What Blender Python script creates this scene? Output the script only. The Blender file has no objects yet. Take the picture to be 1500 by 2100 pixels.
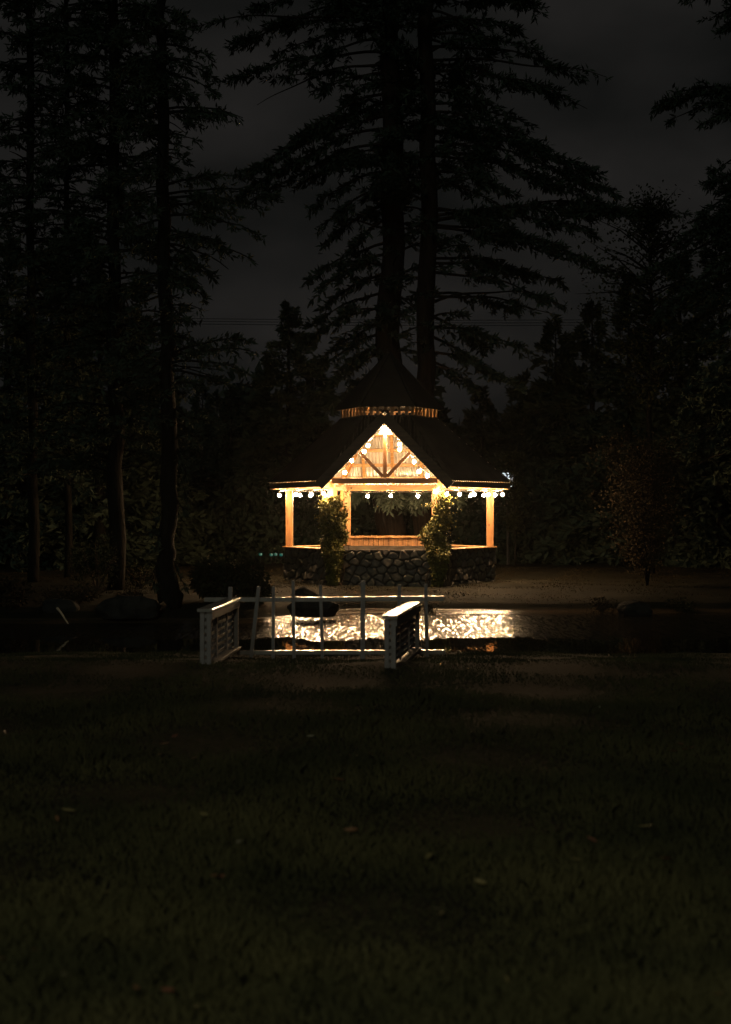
import bpy, math
import numpy as np
from mathutils import Vector

scene = bpy.context.scene
col = scene.collection
rng = np.random.default_rng(7)
rad = math.radians
F = 2917.0                     # focal length in photo pixels (50 mm on 36 mm tall frame)
EYE = 1.65

# ------------------------------------------------------------------ camera
cam_d = bpy.data.cameras.new('camera')
cam = bpy.data.objects.new('camera', cam_d); col.objects.link(cam)
cam.location = (0, 0, EYE); cam.rotation_euler = (rad(90), 0, 0)
cam_d.sensor_fit = 'VERTICAL'; cam_d.sensor_height = 36.0; cam_d.sensor_width = 24.0
cam_d.lens = 50.0; cam_d.clip_start = 0.1; cam_d.clip_end = 2000
cam_d.dof.use_dof = True; cam_d.dof.focus_distance = 32.0; cam_d.dof.aperture_fstop = 2.0
scene.camera = cam

# ------------------------------------------------------------------ world: overcast night sky
w = bpy.data.worlds.new('World'); scene.world = w; w.use_nodes = True
nt = w.node_tree; nt.nodes.clear()
wo = nt.nodes.new('ShaderNodeOutputWorld'); bg = nt.nodes.new('ShaderNodeBackground')
tc = nt.nodes.new('ShaderNodeTexCoord'); mp = nt.nodes.new('ShaderNodeMapping')
mp.inputs['Scale'].default_value = (3.0, 3.0, 6.0); mp.inputs['Location'].default_value = (1.3, 0.2, 2.1)
nz = nt.nodes.new('ShaderNodeTexNoise'); nz.inputs['Scale'].default_value = 1.6; nz.inputs['Detail'].default_value = 5
nz.inputs['Roughness'].default_value = 0.45
rp = nt.nodes.new('ShaderNodeValToRGB')
rp.color_ramp.elements[0].position = 0.38; rp.color_ramp.elements[0].color = (0.0048, 0.0051, 0.0048, 1)
rp.color_ramp.elements[1].position = 0.64; rp.color_ramp.elements[1].color = (0.0145, 0.0136, 0.0128, 1)
nt.links.new(tc.outputs['Generated'], mp.inputs['Vector']); nt.links.new(mp.outputs[0], nz.inputs['Vector'])
nt.links.new(nz.outputs['Fac'], rp.inputs['Fac']); nt.links.new(rp.outputs[0], bg.inputs['Color'])
nt.links.new(bg.outputs[0], wo.inputs['Surface'])
bg.inputs['Strength'].default_value = 1.0

# ------------------------------------------------------------------ light from the house behind the camera, plus an added fill sun
def lamp(name, typ, loc, energy, color, **kw):
    d = bpy.data.lights.new(name, typ); d.energy = energy; d.color = color
    for k, v in kw.items(): setattr(d, k, v)
    o = bpy.data.objects.new(name, d); o.location = loc; col.objects.link(o); return o
lamp('house_porch_lamp', 'POINT', (-1.2, -1.8, 3.3), 860, (1.0, 0.95, 0.64), shadow_soft_size=0.25)
fill_sun = lamp('fill_sun', 'SUN', (0, 0, 30), 0.21, (0.80, 1.0, 0.86), angle=rad(14))  # added sun lamp for faint overall fill, no moon in the sky
fill_sun.rotation_euler = (rad(58), 0, rad(-14))

scene.view_settings.view_transform = 'Standard'; scene.view_settings.look = 'None'
scene.view_settings.exposure = 0; scene.view_settings.gamma = 1
scene.cycles.use_denoising = True
scene.cycles.sample_clamp_indirect = 60
scene.cycles.max_bounces = 7
scene.cycles.caustics_reflective = True

BULB = 1800.0
WARM = (1.0, 0.63, 0.32)

# ------------------------------------------------------------------ helpers
def W(px, py, Y):
    return np.array([(px-750.0)/F*Y, Y, EYE+(1050.0-py)/F*Y])

def link(o, parent=None):
    col.objects.link(o)
    if parent is not None: o.parent = parent
    return o
def tag(o, label=None, cat=None, group=None, kind=None):
    if label: o['label'] = label
    if cat: o['category'] = cat
    if group: o['group'] = group
    if kind: o['kind'] = kind
    return o
def empty(name, loc, rz=0.0):
    o = bpy.data.objects.new(name, None); o.empty_display_size = .2
    o.location = loc; o.rotation_euler = (0, 0, rz); col.objects.link(o); return o
def copy_tree(o, parent=None):
    c = o.copy(); col.objects.link(c); c.parent = parent
    for ch in list(o.children): copy_tree(ch, c)
    return c

def unit(v):
    v = np.asarray(v, float); return v/(np.linalg.norm(v)+1e-12)

class MB:
    def __init__(s): s.v = []; s.f = []; s.m = []; s.n = 0
    def add(s, V, Fc, mi=0):
        b = s.n; V = [tuple(map(float, p)) for p in V]; s.v += V; s.n += len(V)
        for f in Fc: s.f.append(tuple(i+b for i in f)); s.m.append(mi)
    def bar(s, p0, p1, wd, ht, up=(0, 0, 1), bev=0.0, mi=0):
        """rectangular bar from p0 to p1, section wd x ht, chamfered edges"""
        p0 = np.asarray(p0, float); p1 = np.asarray(p1, float)
        d = unit(p1-p0); up = np.asarray(up, float)
        if abs(np.dot(d, up)) > .98: up = np.array([0, 1., 0])
        sx = unit(np.cross(d, up)); sy = np.cross(sx, d)
        a, b = wd/2, ht/2; c = bev if bev else min(a, b)*.12
        ring = [(a-c, -b), (a, -b+c), (a, b-c), (a-c, b), (-a+c, b), (-a, b-c), (-a, -b+c), (-a+c, -b)]
        V = [p0+sx*x+sy*y for x, y in ring]+[p1+sx*x+sy*y for x, y in ring]
        Fc = [(i, (i+1) % 8, (i+1) % 8+8, i+8) for i in range(8)]+[tuple(range(7, -1, -1)), tuple(range(8, 16))]
        s.add(V, Fc, mi); return s
    def box(s, c, sz, **k):
        c = np.asarray(c, float); return s.bar(c-[0, 0, sz[2]/2], c+[0, 0, sz[2]/2], sz[0], sz[1], up=(0, 1, 0), **k)
    def tube(s, P, R, n=7, mi=0, noise=0.0, cap=True):
        P = [np.asarray(p, float) for p in P]
        if np.isscalar(R): R = [R]*len(P)
        V = []; Fc = []
        ref = np.array([.13, .97, .2])
        for i, p in enumerate(P):
            d = unit(P[min(i+1, len(P)-1)]-P[max(i-1, 0)])
            if abs(np.dot(d, ref)) > .95: rf = np.array([1., 0, 0])
            else: rf = ref
            x = unit(np.cross(d, rf)); y = np.cross(d, x)
            for k in range(n):
                a = 2*math.pi*k/n
                r = R[i]*(1+noise*math.sin(a*3+i*.7)+noise*rng.normal()*.5)
                V.append(p+x*math.cos(a)*r+y*math.sin(a)*r)
        for i in range(len(P)-1):
            for k in range(n):
                Fc.append((i*n+k, i*n+(k+1) % n, (i+1)*n+(k+1) % n, (i+1)*n+k))
        if cap: Fc += [tuple(range(n-1, -1, -1)), tuple((len(P)-1)*n+k for k in range(n))]
        s.add(V, Fc, mi); return s
    def build(s, name, mats, parent=None, smooth=False):
        me = bpy.data.meshes.new(name); me.from_pydata(s.v, [], s.f)
        if not isinstance(mats, (list, tuple)): mats = [mats]
        for m in mats: me.materials.append(m)
        if len(mats) > 1: me.polygons.foreach_set('material_index', s.m)
        if smooth: me.polygons.foreach_set('use_smooth', [True]*len(me.polygons))
        me.update()
        return link(bpy.data.objects.new(name, me), parent)

def quad_mesh(name, V, mat, parent=None, vpf=4, smooth=False):
    """V: (N*vpf,3) array, every vpf vertices a face"""
    V = np.ascontiguousarray(V, dtype=np.float32).reshape(-1, 3)
    n = len(V)//vpf
    me = bpy.data.meshes.new(name)
    me.vertices.add(len(V)); me.vertices.foreach_set('co', V.ravel())
    me.loops.add(n*vpf); me.loops.foreach_set('vertex_index', np.arange(n*vpf, dtype=np.int32))
    me.polygons.add(n); me.polygons.foreach_set('loop_start', np.arange(0, n*vpf, vpf, dtype=np.int32))
    me.materials.append(mat); me.update(calc_edges=True)
    return link(bpy.data.objects.new(name, me), parent)

def grid_mesh(name, P, mat, parent=None, colors=None, smooth=True):
    """P: (ny,nx,3)"""
    ny, nx, _ = P.shape
    idx = np.arange(ny*nx).reshape(ny, nx)
    q = np.stack([idx[:-1, :-1], idx[:-1, 1:], idx[1:, 1:], idx[1:, :-1]], -1).reshape(-1, 4)
    me = bpy.data.meshes.new(name)
    me.vertices.add(ny*nx); me.vertices.foreach_set('co', P.astype(np.float32).ravel())
    me.loops.add(q.size); me.loops.foreach_set('vertex_index', q.astype(np.int32).ravel())
    me.polygons.add(len(q)); me.polygons.foreach_set('loop_start', np.arange(0, q.size, 4, dtype=np.int32))
    me.polygons.foreach_set('use_smooth', [smooth]*len(q))
    me.materials.append(mat)
    if colors is not None:
        ca = me.color_attributes.new('stone', 'FLOAT_COLOR', 'POINT')
        ca.data.foreach_set('color', colors.astype(np.float32).ravel())
    me.update(calc_edges=True)
    return link(bpy.data.objects.new(name, me), parent)

# ------------------------------------------------------------------ materials
def mat(name, c1, c2=None, scale=4.0, stretch=(1, 1, 1), rough=.8, bump=0.0, bscale=None, spec=.5, detail=6, ramp=(.35, .65), emit=None, estr=0, coord='Object', metallic=0, attr=None):
    m = bpy.data.materials.new(name); m.use_nodes = True
    n = m.node_tree.nodes; L = m.node_tree.links; b = n['Principled BSDF']
    b.inputs['Roughness'].default_value = rough; b.inputs['Specular IOR Level'].default_value = spec
    b.inputs['Metallic'].default_value = metallic
    b.inputs['Base Color'].default_value = (*c1, 1)
    if emit: b.inputs['Emission Color'].default_value = (*emit, 1); b.inputs['Emission Strength'].default_value = estr
    t = n.new('ShaderNodeTexCoord'); mp = n.new('ShaderNodeMapping'); mp.inputs['Scale'].default_value = stretch
    L.new(t.outputs[coord], mp.inputs['Vector'])
    if c2:
        nz = n.new('ShaderNodeTexNoise'); nz.inputs['Scale'].default_value = scale; nz.inputs['Detail'].default_value = detail
        r = n.new('ShaderNodeValToRGB'); r.color_ramp.elements[0].position, r.color_ramp.elements[1].position = ramp
        r.color_ramp.elements[0].color = (*c1, 1); r.color_ramp.elements[1].color = (*c2, 1)
        L.new(mp.outputs[0], nz.inputs['Vector']); L.new(nz.outputs['Fac'], r.inputs['Fac'])
        L.new(r.outputs[0], b.inputs['Base Color'])
    if bump:
        nb = n.new('ShaderNodeTexNoise'); nb.inputs['Scale'].default_value = bscale or scale*3; nb.inputs['Detail'].default_value = 5
        bp = n.new('ShaderNodeBump'); bp.inputs['Strength'].default_value = 1; bp.inputs['Distance'].default_value = bump
        L.new(mp.outputs[0], nb.inputs['Vector']); L.new(nb.outputs['Fac'], bp.inputs['Height'])
        L.new(bp.outputs[0], b.inputs['Normal'])
    return m

def wood(name, c1, c2, axis='z', rough=.55, knots=True):
    st = {'z': (9, 9, .9), 'x': (.9, 9, 9), 'y': (9, .9, 9)}[axis]
    m = mat(name, c1, c2, scale=2.2, stretch=st, rough=rough, bump=.002, bscale=8, ramp=(.3, .7))
    n = m.node_tree.nodes; L = m.node_tree.links; b = n['Principled BSDF']
    if knots:
        t = n.new('ShaderNodeTexCoord'); mp = n.new('ShaderNodeMapping')
        mp.inputs['Scale'].default_value = {'z': (3, 3, 1.3), 'x': (1.3, 3, 3), 'y': (3, 1.3, 3)}[axis]
        vo = n.new('ShaderNodeTexVoronoi'); vo.inputs['Scale'].default_value = 2.3; vo.inputs['Randomness'].default_value = 1
        rp = n.new('ShaderNodeValToRGB'); rp.color_ramp.elements[0].position = .05; rp.color_ramp.elements[1].position = .13
        rp.color_ramp.elements[0].color = (.25, .16, .1, 1); rp.color_ramp.elements[1].color = (1, 1, 1, 1)
        mx = n.new('ShaderNodeMix'); mx.data_type = 'RGBA'; mx.blend_type = 'MULTIPLY'; mx.inputs[0].default_value = 1
        src = b.inputs['Base Color'].links[0].from_socket
        L.new(t.outputs['Object'], mp.inputs['Vector']); L.new(mp.outputs[0], vo.inputs['Vector'])
        L.new(vo.outputs['Distance'], rp.inputs['Fac'])
        L.new(src, mx.inputs[6]); L.new(rp.outputs[0], mx.inputs[7]); L.new(mx.outputs[2], b.inputs['Base Color'])
    return m

M = {}
M['wood_z'] = wood('cedar_upright', (.14, .057, .014), (.28, .135, .037), 'z')
M['wood_x'] = wood('cedar_along', (.16, .07, .018), (.30, .16, .047), 'x')
M['wood_pale'] = wood('lit_rafter_wood', (.26, .14, .05), (.46, .28, .11), 'x')  # paler cedar for roof timbers by the bulbs, their light in the colour
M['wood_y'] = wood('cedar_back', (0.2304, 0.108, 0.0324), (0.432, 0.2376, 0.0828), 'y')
M['wood_dark'] = wood('cedar_shaded', (.055, .022, .007), (.14, .062, .02), 'x')  # cedar darkened for the backlit gable truss, shade put into the colour
M['post_dark'] = wood('cedar_dark_upright', (.10, .04, .012), (.20, .095, .03), 'z')  # darker tone of the upright cedar, for the king post
M['wood_brown'] = wood('dark_stained_board', (.016, .011, .008), (.034, .023, .015), 'x', knots=False, rough=.85)
M['liner'] = mat('pale_ribbed_panel', (.30, .30, .27), (.46, .455, .42), scale=3, stretch=(1, 1, .3), rough=.45, bump=.001)
M['roof'] = mat('dark_ribbed_roof', (.011, .0095, .008), (.021, .018, .015), scale=2, rough=.85, bump=.001, spec=.12)
M['slat'] = wood('slat_wood', (0.1296, 0.0648, 0.0252), (0.2736, 0.1512, 0.0576), 'z', knots=False)
M['cable'] = mat('black_cable', (.012, .012, .012), rough=.5)
M['bulb'] = mat('lit_bulb', (.9, .8, .6), rough=.2, emit=WARM, estr=BULB)
M['bark'] = mat('bark', (.004, .004, .0036), (.0095, .0085, .007), scale=5, stretch=(3, 3, .6), rough=.92, bump=.03, bscale=7, spec=.08)
M['bark_red'] = mat('reddish_bark', (0.0091, 0.0065, 0.0052), (0.0208, 0.01365, 0.00975), scale=5, stretch=(3, 3, .5), rough=.92, bump=.03, bscale=7, spec=.08)
M['needle'] = mat('fir_needles', (.019, .027, .019), (.034, .043, .030), scale=1.2, rough=.92, spec=.08)
M['needle_dark'] = mat('dark_needles', (.018, .026, .019), (.030, .040, .028), scale=1.0, rough=.92, spec=.08)
M['leaf'] = mat('green_leaf', (0.0117, 0.0156, 0.0065), (0.02275, 0.0234, 0.01105), scale=2.5, rough=.92, spec=.08)
M['leaf_rust'] = mat('rusty_leaf', (.020, .016, .009), (.040, .027, .014), scale=3, rough=.92, spec=.08)
M['ivy'] = mat('ivy_leaf', (.028, .034, .007), (.125, .108, .024), scale=9, rough=.6, spec=.15)
M['twig'] = mat('twig', (0.039, 0.026, 0.0182), (0.065, 0.0455, 0.02925), scale=6, rough=.92, spec=.08)
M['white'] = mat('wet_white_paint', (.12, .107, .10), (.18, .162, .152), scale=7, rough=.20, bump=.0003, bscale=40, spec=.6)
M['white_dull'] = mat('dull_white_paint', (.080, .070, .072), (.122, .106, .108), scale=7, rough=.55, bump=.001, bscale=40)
M['rock'] = mat('dark_rock', (.009, .009, .0085), (.026, .024, .021), scale=4, rough=.9, bump=.05, bscale=7, spec=.1)
M['mortar'] = mat('dark_mortar', (.03, .026, .022), (.05, .043, .036), scale=9, rough=.95, spec=.1)
M['concrete'] = mat('concrete_floor', (.22, .20, .17), (.32, .29, .25), scale=5, rough=.85)
M['wire'] = mat('power_wire', (.01, .01, .01), rough=.6)
M['metal'] = mat('dark_metal', (.03, .03, .03), rough=.4, metallic=.6)

# stone with a colour per stone
def stone_mat():
    m = bpy.data.materials.new('field_stone'); m.use_nodes = True
    n = m.node_tree.nodes; L = m.node_tree.links; b = n['Principled BSDF']; b.inputs['Roughness'].default_value = .8
    a = n.new('ShaderNodeAttribute'); a.attribute_name = 'stone'
    t = n.new('ShaderNodeTexCoord'); nz = n.new('ShaderNodeTexNoise'); nz.inputs['Scale'].default_value = 14; nz.inputs['Detail'].default_value = 6
    mx = n.new('ShaderNodeMix'); mx.data_type = 'RGBA'; mx.blend_type = 'MULTIPLY'; mx.inputs[0].default_value = .8
    r = n.new('ShaderNodeValToRGB'); r.color_ramp.elements[0].position = .3; r.color_ramp.elements[0].color = (.5, .48, .45, 1)
    r.color_ramp.elements[1].position = .7; r.color_ramp.elements[1].color = (1.25, 1.2, 1.1, 1)
    L.new(t.outputs['Object'], nz.inputs['Vector']); L.new(nz.outputs['Fac'], r.inputs['Fac'])
    L.new(a.outputs['Color'], mx.inputs[6]); L.new(r.outputs[0], mx.inputs[7]); L.new(mx.outputs[2], b.inputs['Base Color'])
    bp = n.new('ShaderNodeBump'); bp.inputs['Distance'].default_value = .012; bp.inputs['Strength'].default_value = 1
    L.new(nz.outputs['Fac'], bp.inputs['Height']); L.new(bp.outputs[0], b.inputs['Normal'])
    return m
M['stone'] = stone_mat()

def ground_mat():
    m = mat('lawn', (.0075, .0075, .0050), (.014, .013, .0085), scale=1.6, rough=.95, bump=.018, bscale=22, spec=.05)
    n = m.node_tree.nodes; L = m.node_tree.links; b = n['Principled BSDF']
    g = n.new('ShaderNodeNewGeometry'); sp = n.new('ShaderNodeSeparateXYZ'); L.new(g.outputs['Position'], sp.inputs[0])
    mr = n.new('ShaderNodeMapRange'); mr.inputs['From Min'].default_value = -.30; mr.inputs['From Max'].default_value = -.27
    L.new(sp.outputs['Z'], mr.inputs['Value'])
    ny_ = n.new('ShaderNodeMath'); ny_.operation = 'LESS_THAN'; ny_.inputs[1].default_value = 24; L.new(sp.outputs['Y'], ny_.inputs[0])
    zz = n.new('ShaderNodeMath'); zz.operation = 'ADD'; L.new(sp.outputs['Z'], zz.inputs[0]); L.new(ny_.outputs[0], zz.inputs[1])
    L.new(zz.outputs[0], mr.inputs['Value'])
    mx = n.new('ShaderNodeMix'); mx.data_type = 'RGBA'; src = b.inputs['Base Color'].links[0].from_socket
    L.new(mr.outputs[0], mx.inputs[0]); mx.inputs[6].default_value = (.035, .025, .016, 1); L.new(src, mx.inputs[7])
    L.new(mx.outputs[2], b.inputs['Base Color'])
    m2 = n.new('ShaderNodeMapRange'); m2.inputs['From Min'].default_value = -.30; m2.inputs['From Max'].default_value = -.28
    m2.inputs['To Min'].default_value = .22; m2.inputs['To Max'].default_value = .95
    L.new(zz.outputs[0], m2.inputs['Value']); L.new(m2.outputs[0], b.inputs['Roughness'])
    m3 = n.new('ShaderNodeMapRange'); m3.inputs['From Min'].default_value = -.30; m3.inputs['From Max'].default_value = -.28
    m3.inputs['To Min'].default_value = .12; m3.inputs['To Max'].default_value = 1
    bp = [x for x in n if x.bl_idname == 'ShaderNodeBump'][0]
    L.new(zz.outputs[0], m3.inputs['Value']); L.new(m3.outputs[0], bp.inputs['Strength'])
    return m
M['ground'] = ground_mat()

WD, WR_ = .002, .155
RX, RY, VX, VY = .07, .175, 37.0, 4.0
def water_mat():
    m = bpy.data.materials.new('pond_water'); m.use_nodes = True
    n = m.node_tree.nodes; L = m.node_tree.links; b = n['Principled BSDF']
    b.inputs['Base Color'].default_value = (.006, .006, .005, 1); b.inputs['Roughness'].default_value = .11
    b.inputs['IOR'].default_value = 1.33; b.inputs['Specular IOR Level'].default_value = .5
    g = n.new('ShaderNodeNewGeometry')
    mp = n.new('ShaderNodeMapping'); mp.inputs['Scale'].default_value = (1, .28, 1); L.new(g.outputs['Position'], mp.inputs['Vector'])
    n1 = n.new('ShaderNodeTexNoise'); n1.inputs["Scale"].default_value = 24; n1.inputs['Detail'].default_value = .4; n1.inputs['Roughness'].default_value = .6
    L.new(mp.outputs[0], n1.inputs['Vector'])
    # ruffled area far out, calm strip along the near shore with an uneven edge
    sp = n.new('ShaderNodeSeparateXYZ'); L.new(g.outputs['Position'], sp.inputs[0])
    mp2 = n.new('ShaderNodeMapping'); mp2.inputs['Scale'].default_value = (1, .35, 1); L.new(g.outputs['Position'], mp2.inputs['Vector'])
    n2 = n.new('ShaderNodeTexNoise'); n2.inputs['Scale'].default_value = 1.7; n2.inputs['Detail'].default_value = 8; n2.inputs['Roughness'].default_value = .72
    L.new(mp2.outputs[0], n2.inputs['Vector'])
    a = n.new('ShaderNodeMath'); a.operation = 'MULTIPLY_ADD'; a.inputs[1].default_value = 4.4
    L.new(n2.outputs['Fac'], a.inputs[0]); L.new(sp.outputs['Y'], a.inputs[2])
    mr = n.new('ShaderNodeMapRange'); mr.inputs['From Min'].default_value = 24.6; mr.inputs['From Max'].default_value = 24.75
    mr.inputs['To Min'].default_value = .02; mr.inputs['To Max'].default_value = 1
    L.new(a.outputs[0], mr.inputs['Value'])
    sh = n.new('ShaderNodeMapRange'); sh.inputs['From Min'].default_value = 27.75; sh.inputs['From Max'].default_value = 27.45; L.new(sp.outputs['Y'], sh.inputs['Value'])
    ml = n.new('ShaderNodeMath'); ml.operation = 'MULTIPLY'; L.new(mr.outputs[0], ml.inputs[0]); L.new(sh.outputs[0], ml.inputs[1])
    # wind ripples: small tilted facets, as steep as RX, RY
    mpv = n.new('ShaderNodeMapping'); mpv.inputs['Scale'].default_value = (VX, VY, 1); L.new(g.outputs['Position'], mpv.inputs['Vector'])
    vo = n.new('ShaderNodeTexVoronoi'); vo.inputs['Scale'].default_value = 1; vo.voronoi_dimensions = '2D'; L.new(mpv.outputs[0], vo.inputs['Vector'])
    sc_ = n.new('ShaderNodeSeparateColor'); L.new(vo.outputs['Color'], sc_.inputs[0])
    def slope(src, amp):
        p = n.new('ShaderNodeMath'); p.operation = 'MULTIPLY_ADD'; p.inputs[1].default_value = 2*amp; p.inputs[2].default_value = -amp; L.new(src, p.inputs[0])
        q = n.new('ShaderNodeMath'); q.operation = 'MULTIPLY'; L.new(p.outputs[0], q.inputs[0]); L.new(ml.outputs[0], q.inputs[1]); return q.outputs[0]
    cx = n.new('ShaderNodeCombineXYZ'); L.new(slope(sc_.outputs[0], RX), cx.inputs[0]); L.new(slope(sc_.outputs[1], RY), cx.inputs[1]); cx.inputs[2].default_value = 1
    vn = n.new('ShaderNodeVectorMath'); vn.operation = 'NORMALIZE'; L.new(cx.outputs[0], vn.inputs[0])
    bp = n.new('ShaderNodeBump'); bp.inputs['Distance'].default_value = WD; L.new(n1.outputs['Fac'], bp.inputs['Height']); L.new(vn.outputs[0], bp.inputs['Normal'])
    L.new(ml.outputs[0], bp.inputs['Strength']); L.new(bp.outputs[0], b.inputs['Normal'])
    mr2 = n.new('ShaderNodeMapRange'); mr2.inputs['To Min'].default_value = .02; mr2.inputs['To Max'].default_value = WR_; L.new(ml.outputs[0], mr2.inputs['Value']); L.new(mr2.outputs[0], b.inputs['Roughness'])
    return m
M['water'] = water_mat()

# ------------------------------------------------------------------ ground and pond
WL = -.35
def sstep(a, b, x): t = np.clip((x-a)/(b-a), 0, 1); return t*t*(3-2*t)
def wob(x): return .18*np.sin(x*1.3+.5)+.10*np.sin(x*2.9+1.7)+.05*np.sin(x*6.1)
def y_near(x): return 20.2+wob(x+4)*.8
def y_far(x): return 28.1-2.6*(1-sstep(-2.3, -.3, x))+wob(x)*.35
def ground_z(x, y):
    yn, yf = y_near(x), y_far(x)
    xl = -9.5+.3*np.sin(y*1.1); xr = 9.5+.4*np.sin(y*.8)
    en, ef, el, er = yn-y, y-yf, xl-x, x-xr
    d = np.maximum.reduce([en, ef, el, er])
    inside = WL-np.clip(-d*.35, 0, .5)
    hn = WL+.075*en
    hf = WL+np.interp(ef, [0, .38, .60, 1.0, 2.6], [0, .05, .17, .25, .35])
    hs = WL+.22*np.maximum(el, er)
    z = np.where(d <= 0, inside, np.maximum.reduce([np.where(en > 0, hn, -9), np.where(ef > 0, hf, -9), np.where((el > 0) | (er > 0), hs, -9)]))
    z = np.minimum(z, 0)
    far = np.clip((y-29)/20, 0, 1)
    return z + (.012*np.sin(x*1.1+y*.7)+.01*np.sin(x*2.3-y*1.9))*np.where(z > -.25, 1, .15)
def axis(segs):
    out = []
    for a, b, n in segs: out.append(np.linspace(a, b, n, endpoint=False))
    out.append([segs[-1][1]]); return np.concatenate(out)
xs = axis([(-400, -30, 12), (-30, -10, 30), (-10, 14, 200), (14, 30, 24), (30, 400, 12)])
ys = axis([(-60, 2, 12), (2, 14, 60), (14, 20.5, 90), (20.5, 25, 24), (25, 31.5, 120), (31.5, 50, 50), (50, 600, 30)])
GX, GY = np.meshgrid(xs, ys)
GP = np.stack([GX, GY, ground_z(GX, GY)], -1)
g = grid_mesh('lawn', GP, M['ground']); tag(g, kind='structure')
wv = MB()
nx = 60
xsw = np.linspace(-10.5, 10.4, nx)
V = [(x, float(y_near(x))-.25, WL) for x in xsw]+[(x, float(y_far(x))+.25, WL) for x in xsw]
wv.add(V, [(i, i+1, nx+i+1, nx+i) for i in range(nx-1)])
tag(wv.build('pond_water', M['water']), kind='structure')

# ------------------------------------------------------------------ grass blades
def blades(n, ylo, yhi, ypow, hl, wl, xlim=None, yy=None):
    u = rng.random(n)
    Y = (ylo**ypow+u*(yhi**ypow-ylo**ypow))**(1/ypow) if ypow else ylo*(yhi/ylo)**u
    X = (rng.random(n)*2-1)*(Y*.33+1.8)
    if xlim: X = xlim[0]+rng.random(n)*(xlim[1]-xlim[0])
    Z = ground_z(X, Y)
    keep = Z > -.345
    X, Y, Z = X[keep], Y[keep], Z[keep]; n = len(X)
    cl = .75+.5*np.sin(X*2.1+Y*1.3)*np.sin(Y*1.9-X*.8)
    h = (hl[0]+rng.random(n)*(hl[1]-hl[0]))*np.clip(cl, .35, 1.3); wd = wl[0]+rng.random(n)*(wl[1]-wl[0])
    a = rng.random(n)*6.283; b = rng.random(n)*6.283; ln = h*(.15+rng.random(n)*.8)
    dx, dy = np.cos(a)*wd/2, np.sin(a)*wd/2*.5
    B = np.stack([X, Y, Z-.01], -1); S = np.stack([dx, dy, dx*0], -1)
    lean = np.stack([np.cos(b)*ln, np.sin(b)*ln, h*0], -1); up = np.stack([h*0, h*0, h], -1)
    mid = B+lean*.3+up*.6; tip = B+lean+up
    return np.stack([B-S, B+S, mid+S*.8, tip, mid-S*.8], 1)
M['grass'] = mat('grass_blade', (.019, .020, .010), (.042, .039, .018), scale=.9, rough=.92, spec=.08)
G = [blades(250000, 3.7, 13.0, 0, (.03, .085), (.004, .008)),
     blades(90000, 12.0, 20.3, 1, (.02, .05), (.008, .014))]
tag(quad_mesh('grass', np.concatenate([q.reshape(-1, 3) for q in G]), M['grass'], vpf=5), kind='stuff')
G2 = blades(60000, 28.4, 43, 1, (.015, .045), (.012, .022))
M['grass_far'] = mat('dry_grass_blade', (0.013, 0.00975, 0.0039), (0.0247, 0.01755, 0.0078), scale=1.1, rough=.92, spec=.08)
tag(quad_mesh('far_grass', G2.reshape(-1, 3), M['grass_far'], vpf=5), kind='stuff')

# ------------------------------------------------------------------ gazebo
GC = np.array([0.57, 34.0, 0.0]); GR = rad(-3.3)
gz = empty('gazebo', GC, GR)
tag(gz, 'six sided timber gazebo on a low fieldstone wall with a small cupola, lit by bulbs', 'gazebo')
def to_local(p):
    d = np.asarray(p, float)-GC; c, s = math.cos(-GR), math.sin(-GR)
    return np.array([d[0]*c-d[1]*s, d[0]*s+d[1]*c, d[2]])
def to_world(p):
    c, s = math.cos(GR), math.sin(GR); p = np.asarray(p, float)
    return np.array([p[0]*c-p[1]*s, p[0]*s+p[1]*c, p[2]])+GC
def hexv(R, z, k): a = rad(60*k); return np.array([R*math.cos(a), R*math.sin(a), z])
# k: 0 right, 1 back right, 2 back left, 3 left, 4 front left, 5 front right
WR, WH = 2.51, .80

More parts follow.
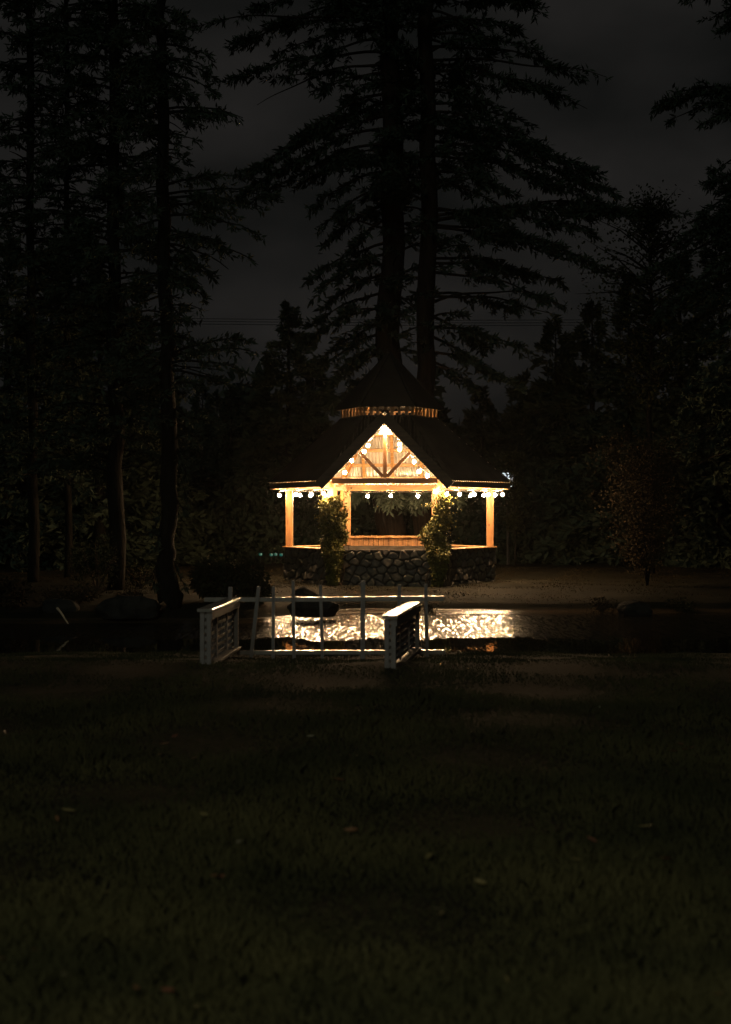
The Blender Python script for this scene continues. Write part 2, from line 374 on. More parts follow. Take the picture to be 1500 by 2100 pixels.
# stone wall faces
def stone_face(k):
    p0, p1 = hexv(WR, 0, k), hexv(WR, 0, k+1)
    Lw = np.linalg.norm(p1-p0); d = (p1-p0)/Lw; nrm = np.array([d[1], -d[0], 0])
    nu, nv = 190, 64
    u = np.linspace(0, Lw, nu); v = np.linspace(-.12, WH, nv)
    U, V_ = np.meshgrid(u, v)
    sx, sy = .235, .165
    seeds = []
    for j in range(-1, 8):
        for i in range(-1, int(Lw/sx)+2):
            seeds.append(((i+.5*(j % 2)+rng.uniform(-.36, .36))*sx, (j+rng.uniform(-.34, .34))*sy))
    S = np.array(seeds)
    Uw = U+.012*np.sin(V_*31+U*9); Vw = V_+.012*np.sin(U*27+V_*5)
    D = np.sqrt(((Uw[..., None]-S[:, 0])**2)*.75+(Vw[..., None]-S[:, 1])**2)
    o = np.argsort(D, -1)[..., :2]
    d1 = np.take_along_axis(D, o[..., :1], -1)[..., 0]; d2 = np.take_along_axis(D, o[..., 1:2], -1)[..., 0]
    e = d2-d1; t = sstep(.006, .05, e)
    prot = .03+.035*rng.random(len(S)); tilt = rng.uniform(-.15, .15, (len(S), 2))
    I = o[..., 0]
    h = t*(prot[I]+tilt[I, 0]*(U-S[I, 0])+tilt[I, 1]*(V_-S[I, 1]))
    edge = np.minimum(np.minimum(U, Lw-U)/.03, 1)
    h = h*edge
    P = p0+U[..., None]*d+h[..., None]*(-nrm if np.dot(nrm, p0) < 0 else nrm); P[..., 2] = V_
    base = np.stack([rng.uniform(.045, .09, len(S)), rng.uniform(.9, 1.0, len(S)), rng.uniform(.74, .95, len(S))], -1)
    C = np.ones(U.shape+(4,)); C[..., 0] = base[I, 0]; C[..., 1] = base[I, 0]*base[I, 1]*.93; C[..., 2] = base[I, 0]*base[I, 2]*.85
    mort = np.array([.014, .0125, .0105]); C[..., :3] = mort+(C[..., :3]-mort)*t[..., None]
    o_ = grid_mesh('stone_wall', P, M['stone'], gz, C)
    return o_
for k in range(6): stone_face(k)
# inner core of the wall
mb = MB()
for k in range(6):
    a, b, c, d_ = hexv(WR-.012, 0, k), hexv(WR-.012, 0, k+1), hexv(WR-.30, 0, k+1), hexv(WR-.30, 0, k)
    t = np.array([0, 0, WH-.004])
    mb.add([d_, c, c+t, d_+t, a+t, b+t, a, b], [(0, 1, 2, 3), (3, 2, 5, 4), (6, 7, 1, 0)])
mb.build('wall_core', M['mortar'], gz)
mb = MB(); mb.add([hexv(WR-.31, .05, k) for k in range(6)], [tuple(range(6))]); mb.build('floor', M['concrete'], gz)
# timber cap on the wall
for k in range(6):
    a, b = hexv(WR-.09, WH+.016, k), hexv(WR-.09, WH+.016, k+1)
    if k in (1, 4): continue
    mb = MB(); mb.bar(a, b, .34, .022, bev=.006); mb.build('wall_cap', M['wood_x'], gz)
# posts
PR = 2.40; PT = 2.20
post_xy = [hexv(PR, 0, k) for k in range(6)]
post_xy[1] = post_xy[1]-np.array([.10, 0, 0])
for k in range(6):
    p = post_xy[k]; a = rad(60*k)
    mb = MB(); up = (math.cos(a), math.sin(a), 0) if k in (1, 2, 4, 5) else (0, 1, 0)
    pw = .20 if k == 2 else .165; mb.bar(p+[0, 0, WH+.03], p+[0, 0, PT], pw, pw, up=up, bev=.006); mb.build('post', M['wood_z'], gz)
# plate beams
for k in range(6):
    a, b = hexv(PR, 2.265, k), hexv(PR, 2.265, k+1)
    if k == 4: continue
    mb = MB(); mb.bar(a, b, .12, .14, bev=.006); mb.build('plate_beam', M['wood_x'], gz)
# roof: eave ring, cupola ring
ER, EZ, TR, TZ = 2.90, 2.35, 1.16, 3.87
PITCH = .085
def ribbed(poly_fn, p0, d, updir, nrm, L, name):
    """ribbed sheet: columns along d; poly_fn(u)->(v0,v1) run along updir"""
    us = np.arange(0, L+.0001, PITCH/6); V = []; Fc = []; mi = []
    n = len(us)
    for off, sgn in ((.0, 0), (-.010, 1)):
        for u in us:
            v0, v1 = poly_fn(u); h = .015*math.sin(2*math.pi*u/PITCH)+off
            for v in (v0, v1): V.append(p0+d*u+updir*v+nrm*h)
    mb = MB()
    f0 = [(2*i, 2*i+2, 2*i+3, 2*i+1) for i in range(n-1)]
    f1 = [(2*n+2*i+1, 2*n+2*i+3, 2*n+2*i+2, 2*n+2*i) for i in range(n-1)]
    f2 = [(2*i, 2*n+2*i, 2*n+2*i+2, 2*i+2) for i in range(n-1)]
    mb.add(V, f0, 0); 
    for f in f1: mb.f.append(f); mb.m.append(1)
    for f in f2: mb.f.append(f); mb.m.append(0)
    return mb.build(name, [M['roof'], M['liner']], gz)
for k in (0, 1, 2, 3, 5):
    a, b = hexv(ER, EZ, k), hexv(ER, EZ, k+1); ta, tb = hexv(TR, TZ, k), hexv(TR, TZ, k+1)
    if k == 5: pass
    L = np.linalg.norm(b-a); d = (b-a)/L; mid = (a+b)/2; tm = (ta+tb)/2
    up = unit(tm-mid); H = np.linalg.norm(tm-mid); nrm = np.cross(d, up)
    if nrm[2] < 0: nrm = -nrm
    LT = np.linalg.norm(tb-ta); ins = (L-LT)/2
    if k in (0, 1, 2, 3, 5):
        def fn(u, L=L, ins=ins, H=H): return (0, H*min(1, u/ins, (L-u)/ins))
        ribbed(fn, a, d, up, nrm, L, 'roof_panel')
# front side k=4: only the parts either side of the gable (valley triangles)
a, b = hexv(ER, EZ, 4), hexv(ER, EZ, 5); ta, tb = hexv(TR, TZ, 4), hexv(TR, TZ, 5)
L = np.linalg.norm(b-a); d = (b-a)/L; mid = (a+b)/2; tm = (ta+tb)/2; up = unit(tm-mid); H = np.linalg.norm(tm-mid); nrm = np.cross(d, up); nrm = nrm if nrm[2] > 0 else -nrm
LT = np.linalg.norm(tb-ta); ins = (L-LT)/2
def fl(u): return (H*min(1, (u)/(L/2)), H*min(1, u/ins)) if u < L/2 else (H*min(1, (L-u)/(L/2)), H*min(1, (L-u)/ins))
ribbed(fl, a, d, up, nrm, L, 'roof_panel')
# gable roof planes
GY0 = -2.68; GHW = 1.45; GA = TZ+.0
apo = ER*math.cos(rad(30))
for s in (-1, 1):
    p_e = np.array([s*GHW, GY0, EZ]); slope = unit(np.array([-s*GHW, 0, GA-EZ])); SL = math.hypot(GHW, GA-EZ)
    d = np.array([0, 1., 0]); nrm = unit(np.array([s*(GA-EZ), 0, GHW]))
    Lr = -TR*math.cos(rad(30))-GY0
    y0 = -apo-GY0
    def fn(u, y0=y0, Lr=Lr, SL=SL): return (0 if u <= y0 else SL*(u-y0)/(Lr-y0), SL)
    ribbed(fn, p_e, d, slope, nrm, Lr, 'gable_roof_panel')
mb = MB(); mb.bar((0, GY0-.02, GA+.012), (0, -1.0, GA+.012), .16, .02); mb.build('ridge_cap', M['roof'], gz)
# hip caps
for k in range(6):
    a, b = hexv(ER+.01, EZ+.015, k), hexv(TR, TZ+.015, k)
    mb = MB(); mb.bar(a, b, .12, .018); mb.build('hip_cap', M['roof'], gz)
# fascia
for k in (0, 1, 2, 3, 5):
    a, b = hexv(ER-.03, EZ-.075, k), hexv(ER-.03, EZ-.075, k+1)
    mb = MB(); mb.bar(a, b, .03, .125, bev=.003); mb.build('fascia', M['wood_brown'], gz)
    c_, d_ = hexv(ER-.06, EZ-.15, k), hexv(ER-.06, EZ-.15, k+1)
    mb = MB(); mb.bar(c_, d_, .08, .012, bev=.002); mb.build('soffit_trim', M['wood_x'], gz)
# gable front: barge boards, king post, braces, tie beam
yb = GY0-.012
for s in (-1, 1):
    mb = MB(); n_ = unit(np.array([s*(GA-EZ), 0, GHW])); e = np.array([s*GHW, yb, EZ]); ap = np.array([0, yb, GA]); off = -n_*.078
    ap2 = ap+np.array([0, 0, -.078/n_[2]])
    mb.bar(e+off+unit(e-ap)*.09, ap2, .035, .215, up=tuple(n_)); mb.build('barge_board', M['wood_brown'], gz)
yt = GY0+.34
mb = MB(); mb.bar((-1.19, yt, 2.345), (1.17, yt, 2.345), .12, .125, up=(0, 0, 1)); mb.build('tie_beam', M['wood_dark'], gz)
mb = MB(); mb.bar((0, yt, 2.41), (0, yt, 3.50), .085, .085, up=(0, 1, 0)); mb.build('king_post', M['post_dark'], gz)
for s in (-1, 1):
    mb = MB(); mb.bar((s*.045, yt+.004, 2.44), (s*.56, yt+.004, 2.98), .08, .085, up=(0, 1, 0)); mb.build('brace', M['wood_dark'], gz)
    # principal rafter inside the barge board
    mb = MB(); mb.bar((s*1.29, yt, 2.36), (s*.02, yt, 3.74), .09, .07, up=(0, 1, 0)); mb.build('rafter', M['wood_x'], gz)
mb = MB(); mb.add([(-.17, yt+.06, 3.38), (.17, yt+.06, 3.38), (0, yt+.06, 3.60), (-.17, yt+.08, 3.38), (.17, yt+.08, 3.38), (0, yt+.08, 3.60)],
                  [(0, 1, 2), (5, 4, 3), (0, 3, 4, 1), (1, 4, 5, 2), (2, 5, 3, 0)]); mb.build('gusset', M['wood_pale'], gz)
# side plates carrying the gable
for s in (-1, 1):
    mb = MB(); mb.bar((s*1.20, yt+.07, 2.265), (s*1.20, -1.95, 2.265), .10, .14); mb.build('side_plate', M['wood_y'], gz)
# inner rafters and purlins
def face_pts(k, z, inset=.07):
    t = (z-EZ)/(TZ-EZ); R = ER+(TR-ER)*t-inset
    return hexv(R, z, k), hexv(R, z, k+1)
for k in (0, 1, 2, 3, 5):
    for z in (2.50, 2.83, 3.19, 3.55):
        a, b = face_pts(k, z, .115)
        mb = MB(); mb.bar(a, b, .045, .085); mb.build('purlin', M['wood_pale'], gz)
    lo, hi = face_pts(k, EZ, .15), face_pts(k, TZ, .15)
    for f in (.235, .5, .765):
        p = lo[0]+(lo[1]-lo[0])*f
        dirv = (lo[1]-lo[0]); L0 = np.linalg.norm(dirv); L1 = np.linalg.norm(hi[1]-hi[0])
        off = (f-.5)*L0
        if abs(off) > L1/2: tt = (L0/2-abs(off))/((L0-L1)/2)
        else: tt = 1
        mid0, mid1 = (lo[0]+lo[1])/2, (hi[0]+hi[1])/2
        q0 = mid0+dirv/L0*off; q1 = mid0+(mid1-mid0)*tt+dirv/L0*off
        mb = MB(); mb.bar(q0, q1, .075, .07, up=(0, 0, 1)); mb.build('rafter', M['wood_pale'], gz)
for k in range(6):
    mb = MB(); mb.bar(hexv(ER-.2, EZ-.02, k), hexv(TR-.14, TZ-.03, k), .08, .12); mb.build('hip_rafter', M['wood_z'], gz)
# gable inner purlins (run front to back)
for s in (-1, 1):
    for f in (.18, .42, .66, .9):
        x = s*GHW*(1-f); z = EZ+(GA-EZ)*f-.085
        y1 = -apo+(apo-1.0)*f
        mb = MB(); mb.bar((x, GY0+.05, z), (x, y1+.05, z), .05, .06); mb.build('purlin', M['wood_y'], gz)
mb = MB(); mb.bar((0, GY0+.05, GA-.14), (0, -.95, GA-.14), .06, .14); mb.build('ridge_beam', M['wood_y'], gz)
# cupola: ring, slats, roof
mbr = MB()
for k in range(6): mbr.bar(hexv(TR-.03, TZ+.0, k), hexv(TR-.03, TZ+.0, k+1), .05, .06)
mbr.build('cupola_sill', M['wood_brown'], gz)
for k in range(6):
    a, b = hexv(TR-.02, TZ+.02, k), hexv(TR-.02, TZ+.02, k+1)
    nsl = 7
    for j in range(nsl):
        f = (j+.15+rng.uniform(-.06, .06))/nsl
        wd = .068*rng.uniform(.8, 1.15)
        p = a+(b-a)*f
        dn = (b-a)/np.linalg.norm(b-a)
        mb = MB(); mb.bar(p, p+[0, 0, .235]+dn*rng.uniform(-.02, .02), .028, wd, up=tuple(dn)); mb.build('cupola_slat', M['slat'], gz)
mbr = MB()
for k in range(6): mbr.bar(hexv(TR-.03, TZ+.24, k), hexv(TR-.03, TZ+.24, k+1), .07, .04)
mbr.build('cupola_plate', M['slat'], gz)
CR, CZ, CT = 1.30, 4.08, 5.46
mb = MB()
apex = np.array([0, 0, CT])
for k in range(6):
    a, b = hexv(CR, CZ, k), hexv(CR, CZ, k+1)
    t = np.array([0, 0, .03])
    mb.add([a+t, b+t, apex+t], [(0, 1, 2)]); mb.add([a, b, apex, a+t, b+t], [(2, 1, 0), (0, 1, 4, 3)])
mb.build('cupola_roof', M['roof'], gz)
for k in range(6):
    mb = MB(); mb.bar(hexv(CR+.01, CZ+.03, k), apex+[0, 0, .04], .09, .02); mb.build('cupola_hip_cap', M['roof'], gz)
    mb = MB(); mb.bar(hexv(CR-.1, CZ-.012+.06, k), apex-[0, 0, .08], .05, .07); mb.build('cupola_rafter', M['slat'], gz)
# back parapet of upright boards between the back posts (inner face visible)
a, b = post_xy[2]+[.09, -.02, 0], post_xy[1]+[-.09, -.02, 0]
nb_ = 17; dn = (b-a)/np.linalg.norm(b-a); Lb = np.linalg.norm(b-a)
for j in range(nb_):
    p = a+dn*(Lb*(j+.5)/nb_)
    mb = MB(); mb.box(p+[0, rng.uniform(-.002, .002), .55], (Lb/nb_-.012, .022, .88)); mb.build('panel_board', M['wood_z'], gz)
for f in (.27, .52, .77):
    p = a+dn*Lb*f+[0, -.03, 0]
    mb = MB(); mb.box(p+[0, 0, .54], (.075, .04, .86)); mb.build('panel_stile', M['wood_z'], gz)
mb = MB(); n_ = 26; V = []
for j in range(n_+1):
    p = a+dn*(Lb*j/n_); wv_ = .012*math.sin(j*.9)+.008*math.sin(j*2.3)
    for (oy, oz) in ((-.17+wv_*2, 1.0-wv_*.5), (.12, 1.0), (.12, 1.045), (-.17+wv_*2, 1.045+wv_*.4)): V.append(p+[0, oy, oz])
mb.add(V, [(4*j+q, 4*j+(q+1) % 4, 4*j+4+(q+1) % 4, 4*j+4+q) for j in range(n_) for q in range(4)]+[(3, 2, 1, 0), tuple(4*n_+q for q in range(4))])
mb.build('counter_slab', M['wood_x'], gz)

# ------------------------------------------------------------------ string lights
def sphere_mb(r, n=10, m=7, sz=1.0):
    mb = MB(); V = [(0, 0, -r*sz)]
    for j in range(1, m):
        t = math.pi*j/m
        for i in range(n): a = 2*math.pi*i/n; V.append((r*math.sin(t)*math.cos(a), r*math.sin(t)*math.sin(a), -r*math.cos(t)*sz))
    V.append((0, 0, r*sz)); Fc = [(0, 1+(i+1) % n, 1+i) for i in range(n)]
    for j in range(m-2):
        for i in range(n): b = 1+j*n; Fc.append((b+i, b+(i+1) % n, b+n+(i+1) % n, b+n+i))
    b = 1+(m-2)*n; Fc += [(b+i, b+(i+1) % n, len(V)-1) for i in range(n)]
    mb.add(V, Fc); return mb
BR = .037
bulb_me = sphere_mb(BR, 8, 6, 1.08).build('bulb', M['bulb'], None, smooth=True)
sock = MB(); sock.tube([(0, 0, BR*.9), (0, 0, BR*.9+.02), (0, 0, BR+.055)], [.015, .018, .014], 8)
sock_o = sock.build('socket', M['cable'], bulb_me)
used = [False]
def bulb(parent, p):
    if not used[0]: b = bulb_me; b.parent = parent; used[0] = True
    else: b = copy_tree(bulb_me, parent)
    b.location = p
def sagline(pts, n=5, sag=.05):
    out = []
    for i in range(len(pts)-1):
        for j in range(n):
            t = j/n; p = np.array(pts[i])*(1-t)+np.array(pts[i+1])*t
            p = p-[0, 0, sag*4*t*(1-t)*min(1, np.linalg.norm(np.array(pts[i])-pts[i+1]))]; out.append(p)
    out.append(np.array(pts[-1])); return out
def px_of(p): q = to_world(p); return 750+q[0]/q[1]*F
def on_edge(k, px, R=2.72, z=2.055):
    a, b = hexv(R, z, k), hexv(R, z, k+1); best = None
    for t in np.linspace(0.01, .99, 99):
        p = a+(b-a)*t; e = abs(px_of(p)-px)
        if best is None or e < best[0]: best = (e, p)
    return best[1]
st = empty('string_lights', to_world((0, 0, 2.1)), GR)
tag(st, 'string of round warm bulbs hung under the gazebo eaves all the way round', 'string lights', 'bulb strings on the gazebo')
base = np.array([0, 0, 2.1])
per = []
for k, pxs in ((3, (573, 607, 639, 666)), (2, (668, 637, 616, 595)), (1, (858, 802, 754, 699)), (0, (1016, 993, 966)), (5, (912, 943, 973, 1002, 1031))):  # two back left bulbs are added, hidden behind others, to brighten pond glitter
    for px in pxs: per.append((k, on_edge(k, px, 2.72 if k != 1 else 2.45, 2.055+rng.uniform(-.008, .008))))
per.append((4, on_edge(4, 893, 2.66, 2.10)))
for k, p in per: bulb(st, p-base)
per.sort(key=lambda q: math.atan2(q[1][1], q[1][0]))
cp = [p-base+[0, 0, BR+.055] for k, p in per]
# open at the front: start the cable right of the gap
gap = max(range(len(cp)), key=lambda i: np.linalg.norm(cp[i]-cp[(i+1) % len(cp)]))
cp = cp[gap+1:]+cp[:gap+1]
mb = MB(); mb.tube(sagline(cp, 4, -.02), .009, 5); mb.build('cable', M['cable'], st)
st2 = empty('string_lights', to_world((0, -2.2, 3.4)), GR)
tag(st2, 'string of round warm bulbs following the slopes inside the front gable up to its peak', 'string lights', 'bulb strings on the gazebo')
base2 = np.array([0, -2.2, 3.4])
gb = [(708, 969, 31.78), (722, 945, 31.78), (747, 926, 31.8), (755, 914, 32.3), (786, 880, 31.5), (798, 886, 31.52), (820, 911, 32.3), (820, 922, 31.8), (850, 947, 32.2), (860, 967, 31.8), (877, 976, 31.78)]
gp = [to_local(W(*q))-base2 for q in gb]
for p in gp: bulb(st2, p)
mb = MB(); mb.tube(sagline([p+[0, 0, BR+.055] for p in gp], 4, .03), .009, 5); mb.build('cable', M['cable'], st2)

# ------------------------------------------------------------------ leaves and foliage primitives
def leaf_quads(P, D, Ln, Wd, flat=None):
    """rhombus leaves: base P (n,3), dir D, length, width"""
    n = len(P); R = rng.normal(size=(n, 3))
    if flat is not None: R = R*(1-flat)+np.array([0, 0, 1.])*flat
    S = np.cross(D, R); S /= np.linalg.norm(S, axis=1)[:, None]+1e-9
    Ln = Ln[:, None]; Wd = Wd[:, None]
    return np.stack([P, P+D*Ln*.42+S*Wd/2, P+D*Ln, P+D*Ln*.38-S*Wd/2], 1)
def norm_rows(A): return A/(np.linalg.norm(A, axis=1)[:, None]+1e-9)

class Tree:
    def __init__(s, name, Y, label, cat='tree', bark='bark', leafm='needle', group=None, spray=(.12, .26), wid=.30):
        s.wood = MB(); s.limbs = MB(); s.L = []; s.Y = Y; s.info = (name, label, cat, group); s.bark = bark; s.leafm = leafm
        s.spray = spray; s.wid = wid; s.base = None
    def trunk(s, pts, n=12, noise=.05):
        P = [W(px, py, s.Y) for px, py, r in pts]; s.base = P[0].copy(); s.base[2] = 0
        # densify
        Q = []; R = []
        for i in range(len(P)-1):
            m = 6
            for j in range(m): t = j/m; R_ = pts[i][2]; Q.append(P[i]*(1-t)+P[i+1]*t+np.array([.25*R_*math.sin(i*2.1+j*.9), 0, 0])); R.append(pts[i][2]*(1-t)+pts[i+1][2]*t)
        Q.append(P[-1]); R.append(pts[-1][2]); s.tp = Q; s.tr = R
        s.wood.tube(Q, R, n, noise=noise)
    def trunk_at(s, z):
        zs = [q[2] for q in s.tp]; x = np.interp(z, zs, [q[0] for q in s.tp]); return np.array([x, s.Y, z])
    def limb(s, p0, p1, droop=.25, r0=.05, dens=1.0, tw=.7, tstart=.15, hang=.25):
        p0 = np.asarray(p0, float); p1 = np.asarray(p1, float); Lg = np.linalg.norm(p1-p0)
        n = max(6, int(Lg/.3)); P = []
        ph = rng.uniform(0, 6)
        side0 = unit(np.cross(p1-p0, (0, 0, 1)))
        for i in range(n+1):
            t = i/n; p = p0*(1-t)+p1*t
            p = p+[0, 0, droop*Lg*(t*(1-t))*1.2]+side0*.05*Lg*math.sin(t*4+ph)*t+np.array([0, 0, .025*math.sin(t*11+ph)])*Lg*.4
            P.append(p)
        P = np.array(P)
        s.limbs.tube(P, list(np.linspace(r0, .008, n+1)), 5)
        if dens <= 0: return
        nt_ = int(Lg*13*dens)+2
        T = tstart+(1-tstart)*rng.random(nt_)**.8
        cen = tstart+(1-tstart)*rng.random(max(3, int(Lg*1.6)))**.8; pick = rng.random(nt_) < .62
        T = np.where(pick, cen[rng.integers(0, len(cen), nt_)]+rng.normal(size=nt_)*.045, T); T = np.clip(T, tstart, 1)
        for t in T:
            x = t*n; i = min(int(x), n-1); f = x-i; b = P[i]*(1-f)+P[i+1]*f
            d = unit(P[i+1]-P[i]); sd = unit(np.cross(d, (0, 0, 1)))*(1 if rng.random() < .5 else -1)
            l = tw*(1.05-.6*t)*rng.uniform(.45, 1.15)*(0.6+.4*min(1, t*4))
            v = unit(d*rng.uniform(.35, 1.0)+sd*rng.uniform(.3, 1.0)+np.array([0, 0, rng.uniform(-hang-.25, .25)]))
            e = b+v*l+np.array([0, 0, -hang*l*.5])
            m = max(5, int(l*46))
            tt = rng.random(m)
            q = b+(e-b)*tt[:, None]+rng.normal(size=(m, 3))*.02
            D = norm_rows(v*1.0+rng.normal(size=(m, 3))*.72+np.array([0, 0, -.02-hang*.55]))
            Ln = rng.uniform(s.spray[0], s.spray[1], m); s.L.append(leaf_quads(q, D, Ln, Ln*s.wid*rng.uniform(.7, 1.2, m)))
            if rng.random() < .35: s.limbs.tube([b, (b+e)/2+[0, 0, .02], e], [.008, .006, .003], 4, cap=False)
    def px_limbs(s, lst, dY=1.0, **k):
        for q in lst:
            x0, y0, x1, y1 = q[:4]; kw = dict(k); 
            if len(q) > 4: kw.update(q[4])
            p0 = W(x0, y0, s.Y); y = s.Y+rng.uniform(-dY, dY); p1 = W(x1, y1, y); s.limb(p0, p1, **kw)
    def rnd_limbs(s, n, z0, z1, l0, l1, az=None, rise=(-.35, .15), **k):
        for i in range(n):
            z = z0+(z1-z0)*(i+rng.random())/n; f = (z-z0)/(z1-z0+1e-9)
            a = rng.uniform(0, 6.283) if az is None else rng.uniform(*az)
            l = (l0+(l1-l0)*f)*rng.uniform(.35, 1.25); kk = dict(k); kk['dens'] = k.get('dens', 1)*rng.uniform(.35, 1.4)*(0 if rng.random() < .07 else 1); b = s.trunk_at(z)
            s.limb(b, b+np.array([math.cos(a)*l, math.sin(a)*l, l*rng.uniform(*rise)]), **kk)
    def done(s):
        name, label, cat, group = s.info
        e = empty(name, s.base); tag(e, label, cat, group)
        def off(o): o.location = tuple(-s.base); return o
        off(s.wood.build('trunk', M[s.bark], e, smooth=True))
        if s.limbs.n: off(s.limbs.build('branches', M[s.bark], e))
        if s.L: off(quad_mesh('crown', np.concatenate(s.L).reshape(-1, 3), M[s.leafm], e))
        return e

def dense_conifer(px, py, Y, half, label, group, zb=0.3, n=9000, size=(.2, .45), name='conifer', leafm='needle_dark', tip2=None):
    """thick evergreen of layered drooping sprays, top at (px,py)"""
    t = Tree(name, Y, label, leafm=leafm, group=group)
    top = W(px, py, Y); H = top[2]
    t.base = np.array([top[0], Y, 0.])
    t.wood.tube([t.base, t.base+[0, 0, H*.5], top-[0, 0, .1]], [H*.018+.05, H*.012, .01], 8)
    nl = int(H*11)
    P = []; D = []; Ls = []
    for i in range(nl):
        f = (i+rng.random())/nl; z = zb+(H-zb)*f
        r = half*(1-f)**.75*rng.uniform(.65, 1.12)+.08
        a = rng.uniform(0, 6.283); m = max(8, int(n/nl*(1.45-.9*f)))
        u = rng.random(m)**.6
        dirv = np.array([math.cos(a), math.sin(a), -.12+.35*f])
        b = t.base+[0, 0, z]
        sd = np.array([-math.sin(a), math.cos(a), 0])
        q = b+dirv*(r*u)[:, None]+sd*(rng.normal(size=m)*r*.20*(1.15-u))[:, None]+np.array([0, 0, 1])*(rng.normal(size=m)*.07-.15*u**2*r)[:, None]
        P.append(q); D.append(norm_rows(dirv*.9+rng.normal(size=(m, 3))*.45+np.array([0, 0, -.1+.25*f])))
        Ls.append(rng.uniform(size[0], size[1], m)*(1.05-.45*f))
        if i % 4 == 0: t.limbs.tube([b, b+dirv*r*.9], [.02, .006], 4, cap=False)
    P = np.concatenate(P); D = np.concatenate(D); Ls = np.concatenate(Ls)
    t.L.append(leaf_quads(P, D, Ls, Ls*.32))
    m = 60; zz = H-rng.random(m)*.5
    q = np.stack([np.full(m, top[0]), np.full(m, Y), zz], -1)
    t.L.append(leaf_quads(q, norm_rows(rng.normal(size=(m, 3))*.5+np.array([0, 0, 1.])), np.full(m, .22), np.full(m, .05)))
    return t.done()

# ------------------------------------------------------------------ the two tall firs behind the gazebo
A = Tree('fir_tree', 42.0, 'tallest fir with the thickest trunk rising directly behind the gazebo cupola', bark='bark_red', group='tall firs behind the gazebo', spray=(.12, .27))
A.trunk([(800, 1168, .46), (801, 1000, .40), (801, 700, .36), (802, 400, .32), (803, 0, .26), (803, -260, .18)], n=16)
A.px_limbs([(790, -60, 560, -20), (790, -20, 520, 20), (790, 10, 520, 70), (790, 40, 480, 95, dict(dens=.8)), (790, 50, 378, 62, dict(dens=.25, tw=.35, tstart=.6)),
    (790, 60, 560, 110), (790, 80, 600, 140), (790, 110, 470, 170, dict(dens=.7)), (790, 130, 524, 214, dict(dens=.0)), (790, 150, 640, 190), (790, 170, 560, 160),
    (790, 190, 600, 290), (790, 210, 560, 335, dict(dens=1.2)), (790, 240, 505, 355, dict(dens=1.2)), (790, 260, 480, 410, dict(dens=1.2)), (790, 290, 500, 425),
    (790, 320, 620, 375), (790, 350, 650, 420), (790, 380, 655, 470), (790, 420, 660, 505), (788, 450, 690, 540), (788, 500, 640, 572), (788, 520, 655, 600, dict(dens=1.3)),
    (788, 560, 650, 640), (788, 600, 640, 665), (788, 630, 620, 700, dict(dens=1.1)), (788, 660, 650, 745, dict(dens=1.1)), (788, 680, 640, 770), (788, 700, 690, 775, dict(dens=1.1)), (788, 720, 660, 800, dict(dens=1)), (788, 760, 690, 820, dict(dens=1))], dY=1.3, droop=.22, tw=.75, dens=.62)
A.rnd_limbs(26, W(0, 740, 42)[2], W(0, 420, 42)[2], 1.3, 1.8, tw=.6, dens=.55, rise=(-.2, .3))
A.rnd_limbs(64, W(0, 420, 42)[2], W(0, -200, 42)[2], 2.4, 2.6, tw=.7, dens=.7, rise=(-.25, .3))
A.done()
B = Tree('fir_tree', 41.2, 'slimmer fir with reddish trunk standing just right of the thickest trunk behind the gazebo', bark='bark_red', group='tall firs behind the gazebo', spray=(.12, .27))
B.trunk([(868, 1170, .34), (872, 1000, .30), (877, 700, .26), (876, 300, .23), (874, 0, .19), (872, -260, .12)], n=14)
B.px_limbs([(882, -60, 1110, -30), (882, -30, 1100, 10, dict(dens=1.2)), (882, 0, 1105, 25), (882, 20, 1010, 85), (882, 40, 1060, 62), (882, 70, 1120, 120), (882, 100, 1195, 150, dict(dens=.6)),
    (882, 120, 1240, 162, dict(dens=.12, tw=.3, tstart=.7, droop=.1)), (882, 130, 1135, 205), (882, 150, 1205, 216, dict(dens=.5)), (882, 180, 1040, 235), (882, 210, 1090, 265), (882, 230, 1120, 300), (882, 250, 1150, 330, dict(dens=1.3)),
    (882, 270, 1245, 365, dict(dens=1.3)), (882, 290, 1250, 395, dict(dens=1.3)), (882, 310, 1245, 430, dict(dens=1.0)), (882, 320, 1170, 395, dict(dens=1.2)), (882, 350, 1050, 395), (882, 370, 1045, 435, dict(dens=.25)),
    (882, 430, 1090, 485, dict(dens=1.1)), (884, 440, 1210, 480, dict(dens=1.2)), (884, 450, 1320, 455, dict(dens=1.2)), (884, 460, 1400, 440, dict(dens=1.1)), (884, 470, 1300, 570, dict(dens=1.2)), (884, 460, 1200, 545),
    (884, 530, 1080, 565, dict(dens=1.1)), (884, 540, 1160, 585, dict(dens=.8)), (884, 560, 1160, 630, dict(dens=.6)), (884, 600, 1050, 640, dict(dens=.7)), (884, 610, 1150, 650, dict(dens=.15)), (884, 620, 1120, 610, dict(dens=.15)), (884, 650, 1010, 725, dict(dens=1)), (884, 690, 1000, 765, dict(dens=1)), (884, 670, 1080, 720, dict(dens=.7)),
    (884, 720, 1060, 790, dict(dens=1)), (884, 740, 980, 800, dict(dens=1))], dY=1.3, droop=.22, tw=.75, dens=.62)
B.rnd_limbs(14, W(0, 760, 41)[2], W(0, 440, 41)[2], 1.1, 1.5, tw=.6, dens=.5, rise=(-.2, .3))
B.rnd_limbs(50, W(0, 440, 41)[2], W(0, -200, 41)[2], 2.2, 2.2, tw=.7, dens=.7, rise=(-.25, .3))
